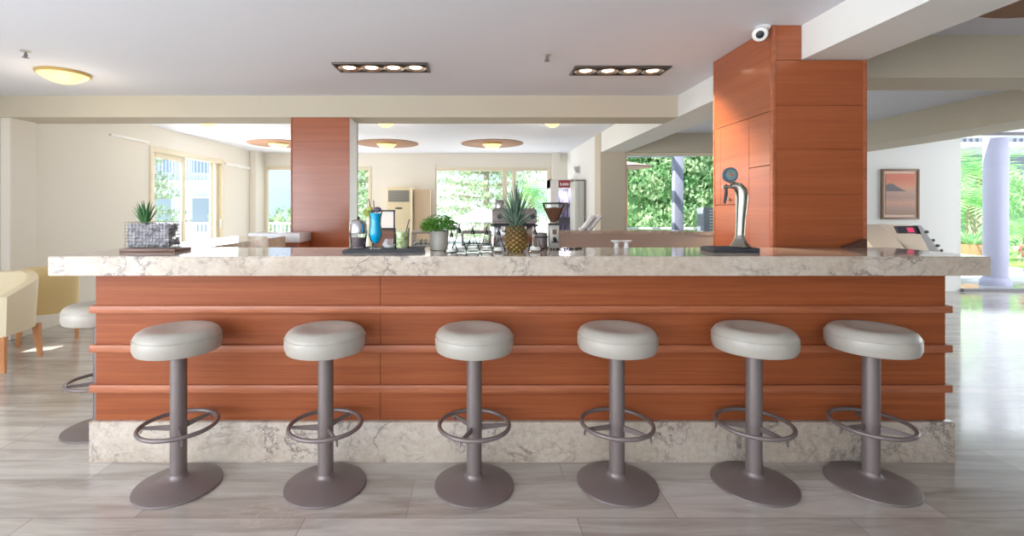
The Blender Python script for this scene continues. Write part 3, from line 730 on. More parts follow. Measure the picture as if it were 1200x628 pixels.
# spilled beans: counted individually
M_bean = mat('dark_bean', rgb(44, 32, 30), 0.4)
bproto = None
for k in range(26):
    a = rnd.uniform(-0.10, 0.16)
    if k < 5: a = 0.09 + 0.018 * k
    loc = (c.x + a, 2.868 + rnd.uniform(0, 0.03) if abs(a) < 0.06 else 2.89 + rnd.uniform(0, 0.05), ZT)
    if bproto is None:
        b = MB().ball((0, 0, 0.0045), (0.0075, 0.0058, 0.0045), 2)
        b.box(-0.006, 0.006, -0.0007, 0.0007, 0.0082, 0.0094)
        bproto = b.build('coffee_bean', M_bean, origin=(0, 0, 0))
        tag(bproto, 'dark roasted coffee bean spilled on the bar top by the grinder', 'coffee bean', 'coffee beans spilled by the grinder'); o = bproto
    else:
        o = bproto.copy(); C.objects.link(o)
    o.location = loc; o.rotation_euler = (0, 0, rnd.uniform(0, 3))
# canister beside the grinder
c = Vector((at(634, 289, 3.0).x, 3.0, ZT))
t = thing('knock_box', 'squat grey canister beside the coffee grinder', 'canister', c)
MB().lathe([(0.036, 0.0), (0.04, 0.003), (0.041, 0.07), (0.036, 0.092), (0.024, 0.098), (0.0, 0.099)], c, 28).build('body', mat('taupe_metal', rgb(138, 126, 124), 0.4, 0.4), t)
MB().lathe([(0.041, 0.066), (0.043, 0.068), (0.043, 0.074), (0.041, 0.076)], c, 28).build('band', M_rubber, t)
# white footed stands
def stand(px, label):
    c = Vector((at(px, 290, 2.98).x, 2.98, ZT))
    t = thing('footed_dish', label, 'dish', c, 'white footed dishes on the bar top')
    MB().lathe([(0.016, 0.0), (0.018, 0.003), (0.013, 0.01), (0.012, 0.036), (0.0, 0.037)], c, 24).build('foot', M_white, t)
    MB().lathe([(0.0, 0.034), (0.02, 0.036), (0.034, 0.044), (0.036, 0.049), (0.033, 0.049), (0.018, 0.041), (0.0, 0.04)], c, 28).build('bowl', M_white, t)
stand(722.5, 'small white footed dish on the bar top, the one nearer the coffee grinder')
stand(731.5 + 2.5, 'small white footed dish on the bar top, the one nearer the beer tap')

# beer tap
ty = 2.72
tr = MB().box(at(832, 290, ty).x, at(886, 290, ty).x, 2.68, 2.84, ZT, ZT + 0.024, 0.003)
for i in range(18):
    x = at(834, 290, ty).x + i * 0.0138
    tr.box(x, x + 0.004, 2.69, 2.83, ZT + 0.024, ZT + 0.028)
tag(tr.build('drip_tray', M_rubber, smooth=False), 'black slotted drip tray under the beer tap', 'drip tray')
zb = ZT + 0.028
bxp = at(867, 292, ty).x
c = Vector((bxp, ty, zb))
t = thing('beer_tap', 'curved chrome beer tap tower with a round badge', 'beer tap', c)
zt_ = at(0, 216, ty).z
hgt = zt_ - zb
path = [(0.0, 0.0), (0.0, 0.06), (0.004, 0.15), (0.010, 0.24), (0.012, 0.29), (0.006, hgt - 0.035), (-0.012, hgt - 0.012), (-0.032, hgt - 0.006), (-0.05, hgt - 0.012)]
MB().tube([c + Vector((x, 0, z)) for x, z in path], [0.030, 0.024, 0.026, 0.031, 0.034, 0.032, 0.026, 0.02, 0.014], 24).build('tower', M_chrome, t)
MB().lathe([(0.052, 0.0), (0.056, 0.004), (0.05, 0.012), (0.036, 0.03), (0.028, 0.05), (0.024, 0.07), (0.0, 0.07)], c, 36).build('foot', M_chrome, t)
hx = at(851, 0, ty).x
MB().tube([c + Vector((-0.05, 0, hgt - 0.014)), Vector((hx - 0.02, ty, zb + hgt - 0.016))], 0.009, 12).build('faucet', M_chrome, t)
MB().tube([Vector((hx, ty, zb + hgt - 0.0)), Vector((hx - 0.002, ty - 0.004, zb + hgt - 0.05)), Vector((hx - 0.012, ty - 0.006, zb + hgt - 0.108))], [0.006, 0.009, 0.006], 10).build('handle', M_rubber, t)
dc = at(855.5, 205, ty)
Mx = Matrix.Translation(dc) @ Matrix.Rotation(PI / 2, 4, 'X')
bdg = MB().lathe([(0.0, -0.012), (0.040, -0.012), (0.0425, -0.008), (0.0425, 0.008), (0.040, 0.012), (0.0, 0.012)], (0, 0, 0), 40, Mx).build('badge', mat('slate_badge', rgb(84, 102, 116), 0.35), t)
MB().lathe([(0.0, 0.012), (0.030, 0.012), (0.030, 0.0135), (0.0, 0.0135)], (0, 0, 0), 36, Mx).build('badge_face', mat('teal_face', rgb(116, 140, 142), 0.4), bdg)
em = MB().ball(dc + Vector((-0.006, -0.013, 0.002)), (0.009, 0.003, 0.006)).ball(dc + Vector((0.007, -0.013, -0.001)), (0.008, 0.003, 0.005)).ball(dc + Vector((0.001, -0.013, 0.006)), (0.005, 0.003, 0.004))
em.build('emblem', mat('orange_emblem', rgb(196, 108, 80), 0.5), bdg)
em = MB().ball(dc + Vector((-0.001, -0.0125, 0.020)), (0.013, 0.002, 0.006)); em.build('emblem', mat('green_emblem', rgb(88, 132, 104), 0.5), bdg)
MB().tube([dc + Vector((0.0, 0, -0.04)), c + Vector((-0.030, 0, hgt - 0.004))], 0.006, 10).build('badge_stem', M_chrome, t)
# dark wedge at the pillar foot
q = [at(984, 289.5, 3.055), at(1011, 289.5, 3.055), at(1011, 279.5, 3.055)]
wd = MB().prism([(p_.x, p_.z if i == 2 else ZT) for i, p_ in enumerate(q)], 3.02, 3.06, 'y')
tag(wd.build('dark_wedge', mat('brown_wedge', rgb(96, 62, 50), 0.6), smooth=False), 'small dark brown wedge at the foot of the wide wood-clad pillar', 'wedge')

# ------------------------------------------------------------------ behind the bar
bz = 0.93
t = thing('coffee_machine', 'silver espresso machine behind the pineapple', 'coffee machine', (0.39, 4.9, bz))
x0, x1 = at(577, 0, 4.75).x, at(629, 0, 4.75).x
zt_ = at(0, 244, 4.75).z; zm = at(0, 263, 4.75).z
prof = [(4.75, zm), (4.72, zm + 0.02), (4.74, zt_ - 0.04), (4.80, zt_), (5.15, zt_), (5.15, zm)]
mb = MB().prism(prof, x0, x1, 'x'); bmesh.ops.bevel(mb.bm, geom=mb.bm.edges[:], offset=0.012, segments=2, affect='EDGES')
mb.build('head', mat('taupe_steel', rgb(176, 166, 164), 0.3, 0.6), t)
MB().box(x0 - 0.01, x1 + 0.01, 4.73, 5.15, zm - 0.018, zm, 0.004).build('lower_trim', M_rubber, t)
MB().box(x0 + 0.02, x1 - 0.02, 4.95, 5.14, bz + 0.05, zm - 0.018, 0.006).build('back_body', M_steel, t)
MB().box(x0, x1, 4.72, 5.15, bz, bz + 0.055, 0.006).build('drip_base', M_steel, t)
for x in (x0 + 0.012, x1 - 0.03):
    MB().box(x, x + 0.02, 4.76, 4.79, bz + 0.05, zm - 0.018, 0.003).build('post', M_steel, t)
for x in (x0 + 0.13, x1 - 0.13):
    g = MB().lathe([(0.035, 0), (0.035, -0.05), (0.028, -0.055), (0, -0.055)], (x, 4.82, zm - 0.018), 24).build('group_head', M_chrome, t)
    MB().tube([(x, 4.82, zm - 0.06), (x, 4.68, zm - 0.07)], 0.012, 10).build('portafilter', M_black, g)
for x in (x0 + 0.07, x1 - 0.045):
    MB().lathe([(0.0, 0), (0.022, 0), (0.026, 0.03), (0.0, 0.032)], (0, 0, 0), 20, Matrix.Translation((x, 4.735, (zm + zt_) / 2)) @ Matrix.Rotation(PI / 2, 4, 'X')).build('steam_knob', M_black, t)
t2 = thing('milk_jug', 'small silver jug standing on top of the espresso machine', 'jug', (x0 + 0.08, 4.95, zt_))
MB().lathe([(0.05, 0), (0.055, 0.004), (0.056, 0.05), (0.045, 0.075), (0.048, 0.085), (0.044, 0.085), (0.04, 0.072), (0.0, 0.01)], (x0 + 0.08, 4.95, zt_), 24).build('body', M_steel, t2)
MB().tube([(x0 + 0.135, 4.95, zt_ + 0.065), (x0 + 0.165, 4.95, zt_ + 0.055), (x0 + 0.16, 4.95, zt_ + 0.025), (x0 + 0.134, 4.95, zt_ + 0.02)], 0.005, 8).build('handle', M_steel, t2)

# racks of glasses on the back counter
def rack(x0, x1, y0, label):
    y1 = y0 + 0.3
    t = thing('glass_rack', label, 'glass rack', ((x0 + x1) / 2, (y0 + y1) / 2, bz), 'grey glass racks on the back counter')
    mb = MB()
    for z in (bz + 0.005, bz + 0.075):
        mb.box(x0, x1, y0, y0 + 0.012, z, z + 0.014).box(x0, x1, y1 - 0.012, y1, z, z + 0.014).box(x0, x0 + 0.012, y0, y1, z, z + 0.014).box(x1 - 0.012, x1, y0, y1, z, z + 0.014)
    mb.box(x0, x1, y0, y1, bz, bz + 0.006)
    mb.build('crate', M_crate, t, smooth=False)
    mb = MB()
    for x in (x0, x1 - 0.012):
        for y in (y0, y1 - 0.012): mb.box(x, x + 0.012, y, y + 0.012, bz, bz + 0.2)
    mb.build('posts', M_crate, t, smooth=False)
    mb = MB().box(x0, x1, y0, y1, bz + 0.2, bz + 0.222, 0.004)
    mb.build('top_shelf', mat('taupe_shelf', rgb(120, 114, 116), 0.5), t)
    n = max(2, int((x1 - x0) / 0.085))
    return n
gp = None
def rack_glass(x, y, lab):
    global gp
    if gp is None:
        g = MB().lathe([(0.026, 0.0), (0.03, 0.002), (0.036, 0.13), (0.034, 0.13), (0.028, 0.01), (0.0, 0.008)], (0, 0, 0), 20)
        gp = g.build('tumbler', M_glass, origin=(0, 0, 0)); o = gp
        tag(gp, lab, 'glass', 'tumblers in the glass racks')
    else:
        o = gp.copy(); C.objects.link(o)
    o.location = (x, y, bz + 0.006)
for (a, b, lb) in ((482, 506, 'grey glass rack on the back counter, behind the mojito'), (541, 576, 'grey glass rack on the back counter, behind the pourer bottles')):
    xa, xb = at(a, 0, 4.65).x, at(b, 0, 4.65).x
    n = rack(xa, xb, 4.65, lb)
    for i in range(n):
        for j in range(3):
            rack_glass(xa + (xb - xa) * (i + 0.5) / n, 4.71 + 0.09 * j, 'clear tumbler standing in a grey glass rack behind the bar')
# framed menu panel behind the cocktails
t = thing('menu_stand', 'black-framed white panel standing behind the blue cocktail', 'menu stand', (at(450, 0, 4.8).x, 4.8, bz))
xa, xb, zz = at(436, 0, 4.8).x, at(463, 0, 4.8).x, at(0, 246, 4.8).z
mb = MB().box(xa, xa + 0.015, 4.79, 4.81, bz, zz).box(xb - 0.015, xb, 4.79, 4.81, bz, zz).box(xa, xb, 4.79, 4.81, zz - 0.015, zz).box(xa, xb, 4.79, 4.81, zz - 0.2, zz - 0.18).box(xa - 0.01, xb + 0.01, 4.74, 4.86, bz, bz + 0.012)
mb.build('frame', M_black, t, smooth=False)
MB().box(xa + 0.015, xb - 0.015, 4.797, 4.803, zz - 0.18, zz - 0.015).build('panel', M_white, t)
MB().box(xa + 0.015, xb - 0.015, 4.797, 4.803, bz + 0.012, zz - 0.2).build('lower_panel', M_board, t)
# leaning white menu boards beyond the ledge
def lean(px, label):
    t = thing('folded_menu', label, 'menu', (at(px, 269, 5.2).x, 5.2, 1.14), group='white slanted menus on the stone ledge')
    x = at(px, 269, 5.2).x
    Mx = Matrix.Translation((x, 5.2, 1.14)) @ Matrix.Rotation(math.radians(38), 4, 'Y')
    MB().box(-0.014, 0.014, -0.06, 0.06, 0.012, 0.205, 0.003, 2, Mx).build('leaf', M_white, t)
    MB().box(0.014, 0.022, -0.06, 0.06, 0.012, 0.205, 0.002, 1, Mx).build('cover', mat('grey_cover', rgb(128, 132, 142), 0.5), t)
    MB().box(x - 0.02, x + 0.03, 5.14, 5.26, 1.14, 1.165, 0.003).build('holder', M_white, t)
lean(681.5, 'white slanted menu on the stone ledge, the one nearer the fridge')
lean(689, 'white slanted menu on the stone ledge, the one nearer the greige pier')

# fridge, tall cabinet, wall lamp, air conditioner, cabinet
fy = 9.8
xa, xb = at(645, 0, fy).x, at(672, 0, fy).x; zt_ = at(0, 210, fy).z
t = thing('drinks_fridge', 'tall glass-fronted drinks fridge with a red header beside the partition', 'fridge', ((xa + xb) / 2, fy + 0.25, 0))
MB().box(xa, xa + 0.04, fy, fy + 0.5, 0, zt_).box(xb - 0.04, xb, fy, fy + 0.5, 0, zt_).box(xa, xb, fy + 0.46, fy + 0.5, 0, zt_).box(xa, xb, fy, fy + 0.5, 0, 0.2).box(xa, xb, fy, fy + 0.5, zt_ - 0.18, zt_).build('case', M_alw, t, smooth=False)
hb = MB().box(xa + 0.16, xb - 0.01, fy - 0.012, fy, zt_ - 0.17, zt_ - 0.02, 0.003).build('header', mat('red_header', rgb(158, 44, 58), 0.4), t)
lt = MB(); lx = xa + 0.2; zc = zt_ - 0.11
for i, (wd_, hh) in enumerate(((0.022, 0.06), (0.012, 0.03), (0.02, 0.055), (0.022, 0.05), (0.02, 0.055), (0.018, 0.05))):
    lt.box(lx, lx + wd_, fy - 0.015, fy - 0.011, zc - 0.02, zc - 0.02 + hh, 0.001, 1); lx += wd_ + 0.011
lt.build('header_lettering', M_white, hb)
for z in (0.5, 0.85, 1.2, 1.5):
    MB().box(xa + 0.04, xb - 0.04, fy + 0.05, fy + 0.45, z, z + 0.012).build('shelf', M_steel, t)
light('fridge_fill', 'AREA', ((xa + xb) / 2 + 0.05, fy + 0.08, zt_ - 0.2), (0, 0, 0), 3, (0.9, 0.9, 1.0), shape='RECTANGLE', size=0.3, size_y=0.08)  # lamp added to lighten the inside of the fridge
dr = MB().box(xa, xa + 0.16, fy - 0.03, fy - 0.002, 0.2, zt_ - 0.02).box(xb - 0.02, xb, fy - 0.03, fy - 0.002, 0.2, zt_ - 0.18).build('door', M_alw, t, smooth=False)
MB().box(xa + 0.16, xb - 0.02, fy - 0.02, fy - 0.014, 0.2, zt_ - 0.2).build('pane', glass('fridge_glass', (0.93, 0.91, 0.97, 1), 0.1), dr)
MB().box(xa + 0.10, xa + 0.12, fy - 0.06, fy - 0.03, 0.9, 1.4, 0.004).build('handle', M_zinc, dr)
bcol = [mat('bottle_violet', rgb(172, 162, 192), 0.3), mat('bottle_white', rgb(226, 222, 232), 0.3), mat('bottle_dark', rgb(128, 124, 148), 0.3)]
bp = {}
for si, z in enumerate((0.862, 1.212, 1.512)):
    for j in range(4):
        k = (j + si) % 3
        lab = ['violet', 'white', 'dark'][k] + ' drinks bottle on the %s shelf of the red-header fridge' % ['lower', 'middle', 'top'][si]
        if k not in bp:
            bp[k] = MB().lathe([(0.024, 0), (0.027, 0.003), (0.027, 0.13), (0.012, 0.17), (0.012, 0.2), (0.0, 0.201)], (0, 0, 0), 16).build('drinks_bottle', bcol[k], origin=(0, 0, 0)); o = bp[k]
        else: o = bp[k].copy(); C.objects.link(o)
        o.location = (xa + 0.2 + 0.07 * j, fy + 0.14, z); tag(o, lab, 'bottle', 'drinks bottles in the fridge')
cy_ = 9.05
xa, xb = at(674, 0, cy_).x, 2.07; zt_ = at(0, 211, cy_).z
t = thing('tall_cabinet', 'tall pale grey cabinet standing against the white partition beside the fridge', 'cabinet', ((xa + xb) / 2, cy_ + 0.2, 0))
MB().box(xa, xb, cy_, cy_ + 0.5, 0, zt_ - 0.02, 0.004).build('case', mat('pale_grey', rgb(206, 208, 202), 0.5), t)
MB().box(xa - 0.005, xb, cy_ - 0.01, cy_ + 0.5, zt_ - 0.02, zt_ + 0.01, 0.003).build('top', mat('grey_top', rgb(120, 120, 116), 0.5), t)
MB().box(xb - 0.035, xb - 0.005, cy_ - 0.008, cy_, 0.05, zt_ - 0.03).build('edge_strip', mat('grey_edge', rgb(128, 128, 120), 0.5), t)
for i in range(3):
    x = xa + 0.03 + i * 0.05; MB().box(x, x + 0.044, cy_ - 0.006, cy_, 0.06, zt_ - 0.05, 0.002).build('rib', mat('rib_grey', rgb(200, 202, 198), 0.5), t)
c = Vector((2.075, 9.64, 2.16))
t = thing('wall_lamp', 'small grey wall lamp on the white partition above the fridge', 'wall lamp', c)
MB().box(2.05, 2.075, 9.6, 9.68, 2.1, 2.24, 0.006).build('back_plate', M_zinc, t)
MB().lathe([(0.02, 0.0), (0.05, 0.08), (0.055, 0.12), (0.0, 0.12)], (2.02, 9.64, 2.11), 20).build('shade', mat('lamp_grey', rgb(176, 178, 184), 0.5), t)

ay = 10.45
xa, xb = at(453, 0, ay).x, at(483, 0, ay).x; zt_ = at(0, 219, ay).z
t = thing('air_conditioner', 'tall cream floor-standing air conditioner with a grey grille', 'air conditioner', ((xa + xb) / 2, ay + 0.2, 0))
MB().box(xa, xb, ay, ay + 0.4, 0, zt_, 0.015, 3).build('case', mat('ac_cream', rgb(226, 212, 176), 0.45), t)
gz0, gz1 = at(0, 236.5, ay).z, at(0, 223, ay).z; gx0, gx1 = at(455, 0, ay).x, at(479.5, 0, ay).x
g = MB().box(gx0, gx1, ay - 0.008, ay + 0.002, gz0, gz1, 0.003).build('grille', mat('grille_grey', rgb(132, 130, 124), 0.5), t)
for i in range(7):
    z = gz0 + 0.02 + i * (gz1 - gz0 - 0.03) / 7
    MB().box(gx0 + 0.01, gx1 - 0.01, ay - 0.018, ay - 0.006, z, z + 0.012, 0.002).build('louvre', mat('louvre_grey', rgb(160, 158, 150), 0.5), g)
MB().ball(((gx0 + gx1) / 2, ay - 0.002, at(0, 244, ay).z), (0.09, 0.008, 0.022)).build('display', mat('ac_display', rgb(96, 92, 84), 0.4), t)
MB().box(xb - 0.035, xb + 0.005, ay - 0.012, ay + 0.02, 0.02, zt_ - 0.01, 0.006).build('side_trim', mat('ac_light', rgb(240, 230, 202), 0.45), t)
xa, xb = at(485, 0, 10.6).x, at(504, 0, 10.6).x; zt_ = at(0, 222, 10.6).z
t = thing('cabinet', 'plain beige cabinet between the air conditioner and the pine tree window', 'cabinet', ((xa + xb) / 2, 10.7, 0))
MB().box(xa, xb, 10.6, 10.88, 0, zt_, 0.004).build('case', mat('cabinet_beige', rgb(214, 192, 164), 0.6), t)
MB().box(xa + 0.01, xb - 0.01, 10.588, 10.6, 0.06, zt_ - 0.02, 0.003).build('door', mat('cabinet_beige_door', rgb(212, 190, 162), 0.6), t)

# kiosk + picture on the terrace side
kd = 3.75
kx0, kx1 = at(1040, 0, kd).x, at(1076, 0, kd).x
t = thing('info_kiosk', 'white slanted kiosk with a small screen beyond the bar end', 'kiosk', ((kx0 + kx1) / 2, kd, 0))
zk = at(0, 264, kd).z
sd = [(kd + 0.5, 0), (kd + 0.5, 1.0), (kd + 0.42, zk - 0.02), (kd + 0.36, zk), (kd - 0.02, 0.86), (kd - 0.02, 0)]
mb = MB().prism(sd, kx0 + 0.02, kx1 + 0.05, 'x'); bmesh.ops.bevel(mb.bm, geom=mb.bm.edges[:], offset=0.008, segments=2, affect='EDGES')
mb.build('body', mat('kiosk_cream', rgb(240, 235, 226), 0.45), t)
# side cheek, seen as a slanted strip with knobs
sl0, sl1 = at(1074, 264, kd), at(1102, 299, kd)
mb = MB().prism([(sl0.x, zk), (sl0.x + 0.035, zk), (sl1.x + 0.02, 1.0), (sl1.x + 0.02, 0), (sl0.x + 0.03, 0), (sl0.x + 0.03, 0.9), (sl1.x - 0.06, 0.98)], kd, kd + 0.36, 'y')
mb.build('side_cheek', M_white, t)
for u in (0.22, 0.5, 0.68, 0.84):
    q = sl0.lerp(sl1, u) + Vector((0.035, -0.004, 0.0))
    MB().ball(q, (0.017 if u in (0.22, 0.68) else 0.009, 0.012, 0.012)).build('knob', mat('grey_knob', rgb(116, 116, 122), 0.3, 0.5), t)
s0 = at(1061, 269, kd)
sh = [(-0.085, 0.028), (0.065, 0.028), (0.09, -0.030), (-0.055, -0.030)]
scn = MB().prism([(s0.x + a, s0.z + b) for a, b in sh], kd - 0.012, kd + 0.012, 'y').build('screen', mat('dark_screen', rgb(92, 92, 106), 0.3), t)
MB().prism([(s0.x + a, s0.z + b) for a, b in ((-0.005, 0.016), (0.045, 0.016), (0.062, -0.02), (0.012, -0.02))], kd - 0.015, kd - 0.011, 'y').build('lit_panel', mat('pink_display', rgb(220, 70, 110), 0.4, emit=(0.75, 0.07, 0.16, 1), es=0.5), scn)
MB().prism([(s0.x + a, s0.z + b) for a, b in ((0.065, 0.03), (0.082, 0.03), (0.112, -0.034), (0.088, -0.034))], kd - 0.014, kd + 0.012, 'y').build('screen_edge', M_black, scn)

pd = 7.96
xa, xb, z0, z1 = at(1034, 0, pd).x, at(1078, 0, pd).x, at(0, 257, pd).z, at(0, 198, pd).z
t = thing('picture', 'framed coral pink seascape picture on the white wall', 'picture', ((xa + xb) / 2, pd, z0))
fw = 0.035
MB().box(xa, xa + fw, pd, pd + 0.04, z0, z1, 0.004).box(xb - fw, xb, pd, pd + 0.04, z0, z1, 0.004).box(xa + fw, xb - fw, pd, pd + 0.04, z0, z0 + fw, 0.004).box(xa + fw, xb - fw, pd, pd + 0.04, z1 - fw, z1, 0.004).build('frame', mat('picture_frame', rgb(136, 108, 88), 0.5), t)
MB().box(xa + fw, xb - fw, pd + 0.02, pd + 0.03, z0 + fw, z1 - fw).build('mount', mat('picture_mount', rgb(232, 204, 184), 0.7), t)
M_pic = mat('painted_seascape', rgb(200, 150, 130), 0.7)
tcn = N(M_pic, 'ShaderNodeTexCoord'); mpn = N(M_pic, 'ShaderNodeMapping'); L(M_pic, tcn.outputs['Generated'], mpn.inputs[0])
sep = N(M_pic, 'ShaderNodeSeparateXYZ'); L(M_pic, mpn.outputs[0], sep.inputs[0])
n_ = N(M_pic, 'ShaderNodeTexNoise'); n_.inputs['Scale'].default_value = 5; n_.inputs['Detail'].default_value = 5
mp2 = N(M_pic, 'ShaderNodeMapping'); mp2.inputs['Scale'].default_value = (1, 1, 3.5); L(M_pic, tcn.outputs['Generated'], mp2.inputs[0]); L(M_pic, mp2.outputs[0], n_.inputs['Vector'])
m1 = N(M_pic, 'ShaderNodeMath', operation='MULTIPLY_ADD'); L(M_pic, n_.outputs[0], m1.inputs[0]); m1.inputs[1].default_value = 0.14; L(M_pic, sep.outputs['Z'], m1.inputs[2])
L(M_pic, ramp(M_pic, m1.outputs[0], [(0.05, rgb(160, 134, 120)), (0.25, rgb(182, 150, 136)), (0.36, rgb(208, 160, 142)), (0.48, rgb(178, 150, 138)), (0.64, rgb(196, 160, 144)), (0.72, rgb(214, 158, 132)), (0.95, rgb(216, 132, 112))]), P(M_pic).inputs['Base Color'])
cv = MB().box(xa + fw + 0.035, xb - fw - 0.035, pd + 0.012, pd + 0.022, z0 + fw + 0.04, z1 - fw - 0.04).build('canvas', M_pic, t)
px0, px1 = xa + fw + 0.036, xb - fw - 0.036; zh = z0 + 0.56 * (z1 - z0)
hill = [(px0, zh)] + [(px0 + (px1 - px0) * u, zh + h_) for u, h_ in ((0, 0.10), (0.12, 0.13), (0.25, 0.12), (0.4, 0.07), (0.55, 0.03), (0.7, 0.004))] + [(px0 + (px1 - px0) * 0.75, zh)]
MB().prism(hill, pd + 0.009, pd + 0.013, 'y').build('painted_hill', mat('slate_paint', rgb(126, 122, 128), 0.8), cv)

# ------------------------------------------------------------------ ceiling fittings
def recessed(px0, px1, y0, y1, label, tilt=(0, 0, -1), watts=20):
    zc = 2.545; x0 = at(px0, 0, y0).x; x1 = at(px1, 0, y0).x
    t = thing('recessed_light', label, 'ceiling light', ((x0 + x1) / 2, (y0 + y1) / 2, zc), 'recessed spotlight strips')
    MB().box(x0, x1, y0, y0 + 0.02, zc - 0.012, zc, 0.003).box(x0, x1, y1 - 0.02, y1, zc - 0.012, zc, 0.003).box(x0, x0 + 0.02, y0 + 0.02, y1 - 0.02, zc - 0.012, zc, 0.003).box(x1 - 0.02, x1, y0 + 0.02, y1 - 0.02, zc - 0.012, zc, 0.003).build('trim_frame', mat('bronze_trim', rgb(92, 84, 78), 0.35, 0.5), t)
    MB().box(x0 + 0.02, x1 - 0.02, y0 + 0.02, y1 - 0.02, zc - 0.003, zc - 0.0005).build('housing', mat('black_housing', rgb(36, 30, 28), 0.5), t)
    n = 4; stp = (x1 - x0 - 0.04) / n
    for i in range(n):
        cx = x0 + 0.02 + stp * (i + 0.5); cy = (y0 + y1) / 2
        lp = MB().lathe([(0.088, -0.003), (0.092, -0.012), (0.084, -0.016), (0.062, -0.006), (0.05, -0.004)], (cx, cy, zc), 28).build('lamp_ring', mat('lamp_ring', rgb(196, 170, 150), 0.25, 0.8), t)
        MB().lathe([(0.0, -0.010), (0.045, -0.008), (0.052, -0.0045), (0.0, -0.004)], (cx, cy, zc), 20).build('bulb', M_bulb, lp)
        light('spot_beam', 'SPOT', (cx, cy, zc - 0.03), aim(tilt), watts, (1, 0.8, 0.58), spot_size=math.radians(84), spot_blend=0.6, shadow_soft_size=0.04)
recessed(388, 501, 3.84, 4.10, 'black recessed strip of four ceiling spotlights, over the cocktails end')
recessed(674, 788, 3.93, 4.19, 'black recessed strip of four ceiling spotlights, nearest the wide wood-clad pillar', (0.45, -0.2, -1), 42)
def dome(x, y, z, r, label, k=0.4):
    t = thing('dome_light', label, 'ceiling light', (x, y, z), 'round frosted ceiling lights')
    MB().lathe([(r * 0.98, -0.025), (r * 1.02, -0.015), (r * 1.0, 0.0), (0, 0.0)], (x, y, z), 40).build('rim', mat('brass_rim', rgb(206, 176, 110), 0.4, 0.3), t)
    light('dome_glow', 'POINT', (x, y, z - 0.42), (0, 0, 0), 4, (1.0, 0.86, 0.66), shadow_soft_size=r * 0.8)
    MB().lathe([(r * 0.97, -0.02)] + [(r * 0.97 * (1 - i / 9), -0.02 - r * k * (1 - (1 - i / 9) ** 2)) for i in range(1, 10)], (x, y, z), 40).build('diffuser', M_lamp, t)
dome(-3.56, 4.13, 2.545, 0.19, 'largest glowing dome ceiling light, near the plain wall corner')
def disc(x, y, label, r=0.6):
    t = MB().lathe([(0.0, -0.012), (r * 0.99, -0.012), (r, -0.009), (r, 0.0), (0.0, 0.0)], (x, y, 2.65), 64)
    tag(t.build('ceiling_disc', M_disc), label, 'ceiling disc', 'round taupe ceiling discs')
for x, lb, lb2 in ((-3.80, 'taupe ceiling disc above the blue sky window', 'dome light set in the taupe disc above the blue sky window'),
                   (-1.72, 'taupe ceiling disc above the air conditioner', 'dome light set in the taupe disc above the air conditioner'),
                   (0.31, 'taupe ceiling disc above the pine tree window', 'dome light set in the taupe disc above the pine tree window')):
    disc(x, 9.28, lb); dome(x, 9.2, 2.638, 0.19, lb2, 0.5)
disc(2.95 + 0.55, 2.6, 'taupe ceiling disc on the terrace side, cut by the corner of the photo')
for x, lb in ((-3.9, 'dome light just behind the cross beam, nearest the balcony door'), (-1.31, 'dome light just behind the cross beam, beside the narrow pillar'), (1.11, 'dome light just behind the cross beam, above the coffee grinder')):
    dome(x, 6.95, 2.65, 0.13, lb, 0.6)
def sprinkler(x, y, label):
    t = thing('sprinkler', label, 'sprinkler', (x, y, 2.545), 'ceiling sprinklers')
    z = 2.545
    MB().lathe([(0.032, 0), (0.034, -0.004), (0.014, -0.008), (0.0, -0.008)], (x, y, z), 20).build('rose', M_zinc, t)
    MB().tube([(x, y, z - 0.006), (x, y, z - 0.045)], 0.007, 10).build('body', M_stool, t)
    mb = MB().lathe([(0.0, -0.046), (0.022, -0.048), (0.022, -0.05), (0.0, -0.052)], (x, y, z), 16)
    for s_ in (-1, 1): mb.tube([(x + s_ * 0.008, y, z - 0.02), (x + s_ * 0.014, y, z - 0.035), (x + s_ * 0.004, y, z - 0.047)], 0.003, 6)
    mb.build('deflector', M_stool, t)
sprinkler(0.54, 3.65, 'small ceiling sprinkler between the two spotlight strips')
sprinkler(-3.36, 3.57, 'small ceiling sprinkler beside the largest dome light')
c = Vector((1.835, 3.10, 2.545))
t = thing('security_camera', 'white turret security camera on the ceiling beside the wide wood-clad pillar', 'security camera', c)
MB().lathe([(0.0, 0.0), (0.045, 0.0), (0.047, -0.006), (0.04, -0.02), (0.0, -0.02)], c + Vector((0.02, 0, 0)), 28).build('mount', M_white, t)
hd_ = c + Vector((-0.01, -0.02, -0.05)); dv = Vector((-0.45, -0.8, -0.45)).normalized()
Mx = Matrix.Translation(hd_) @ dv.to_track_quat('Z', 'Y').to_matrix().to_4x4()
b_ = MB().lathe([(0.0, -0.05), (0.03, -0.042), (0.045, -0.02), (0.047, 0.02), (0.042, 0.038), (0.03, 0.042), (0.0, 0.042)], (0, 0, 0), 32, Mx).build('housing', M_white, t)
MB().lathe([(0.0, 0.043), (0.024, 0.0435), (0.02, 0.046), (0.0, 0.046)], (0, 0, 0), 24, Mx).build('lens', M_black, b_)

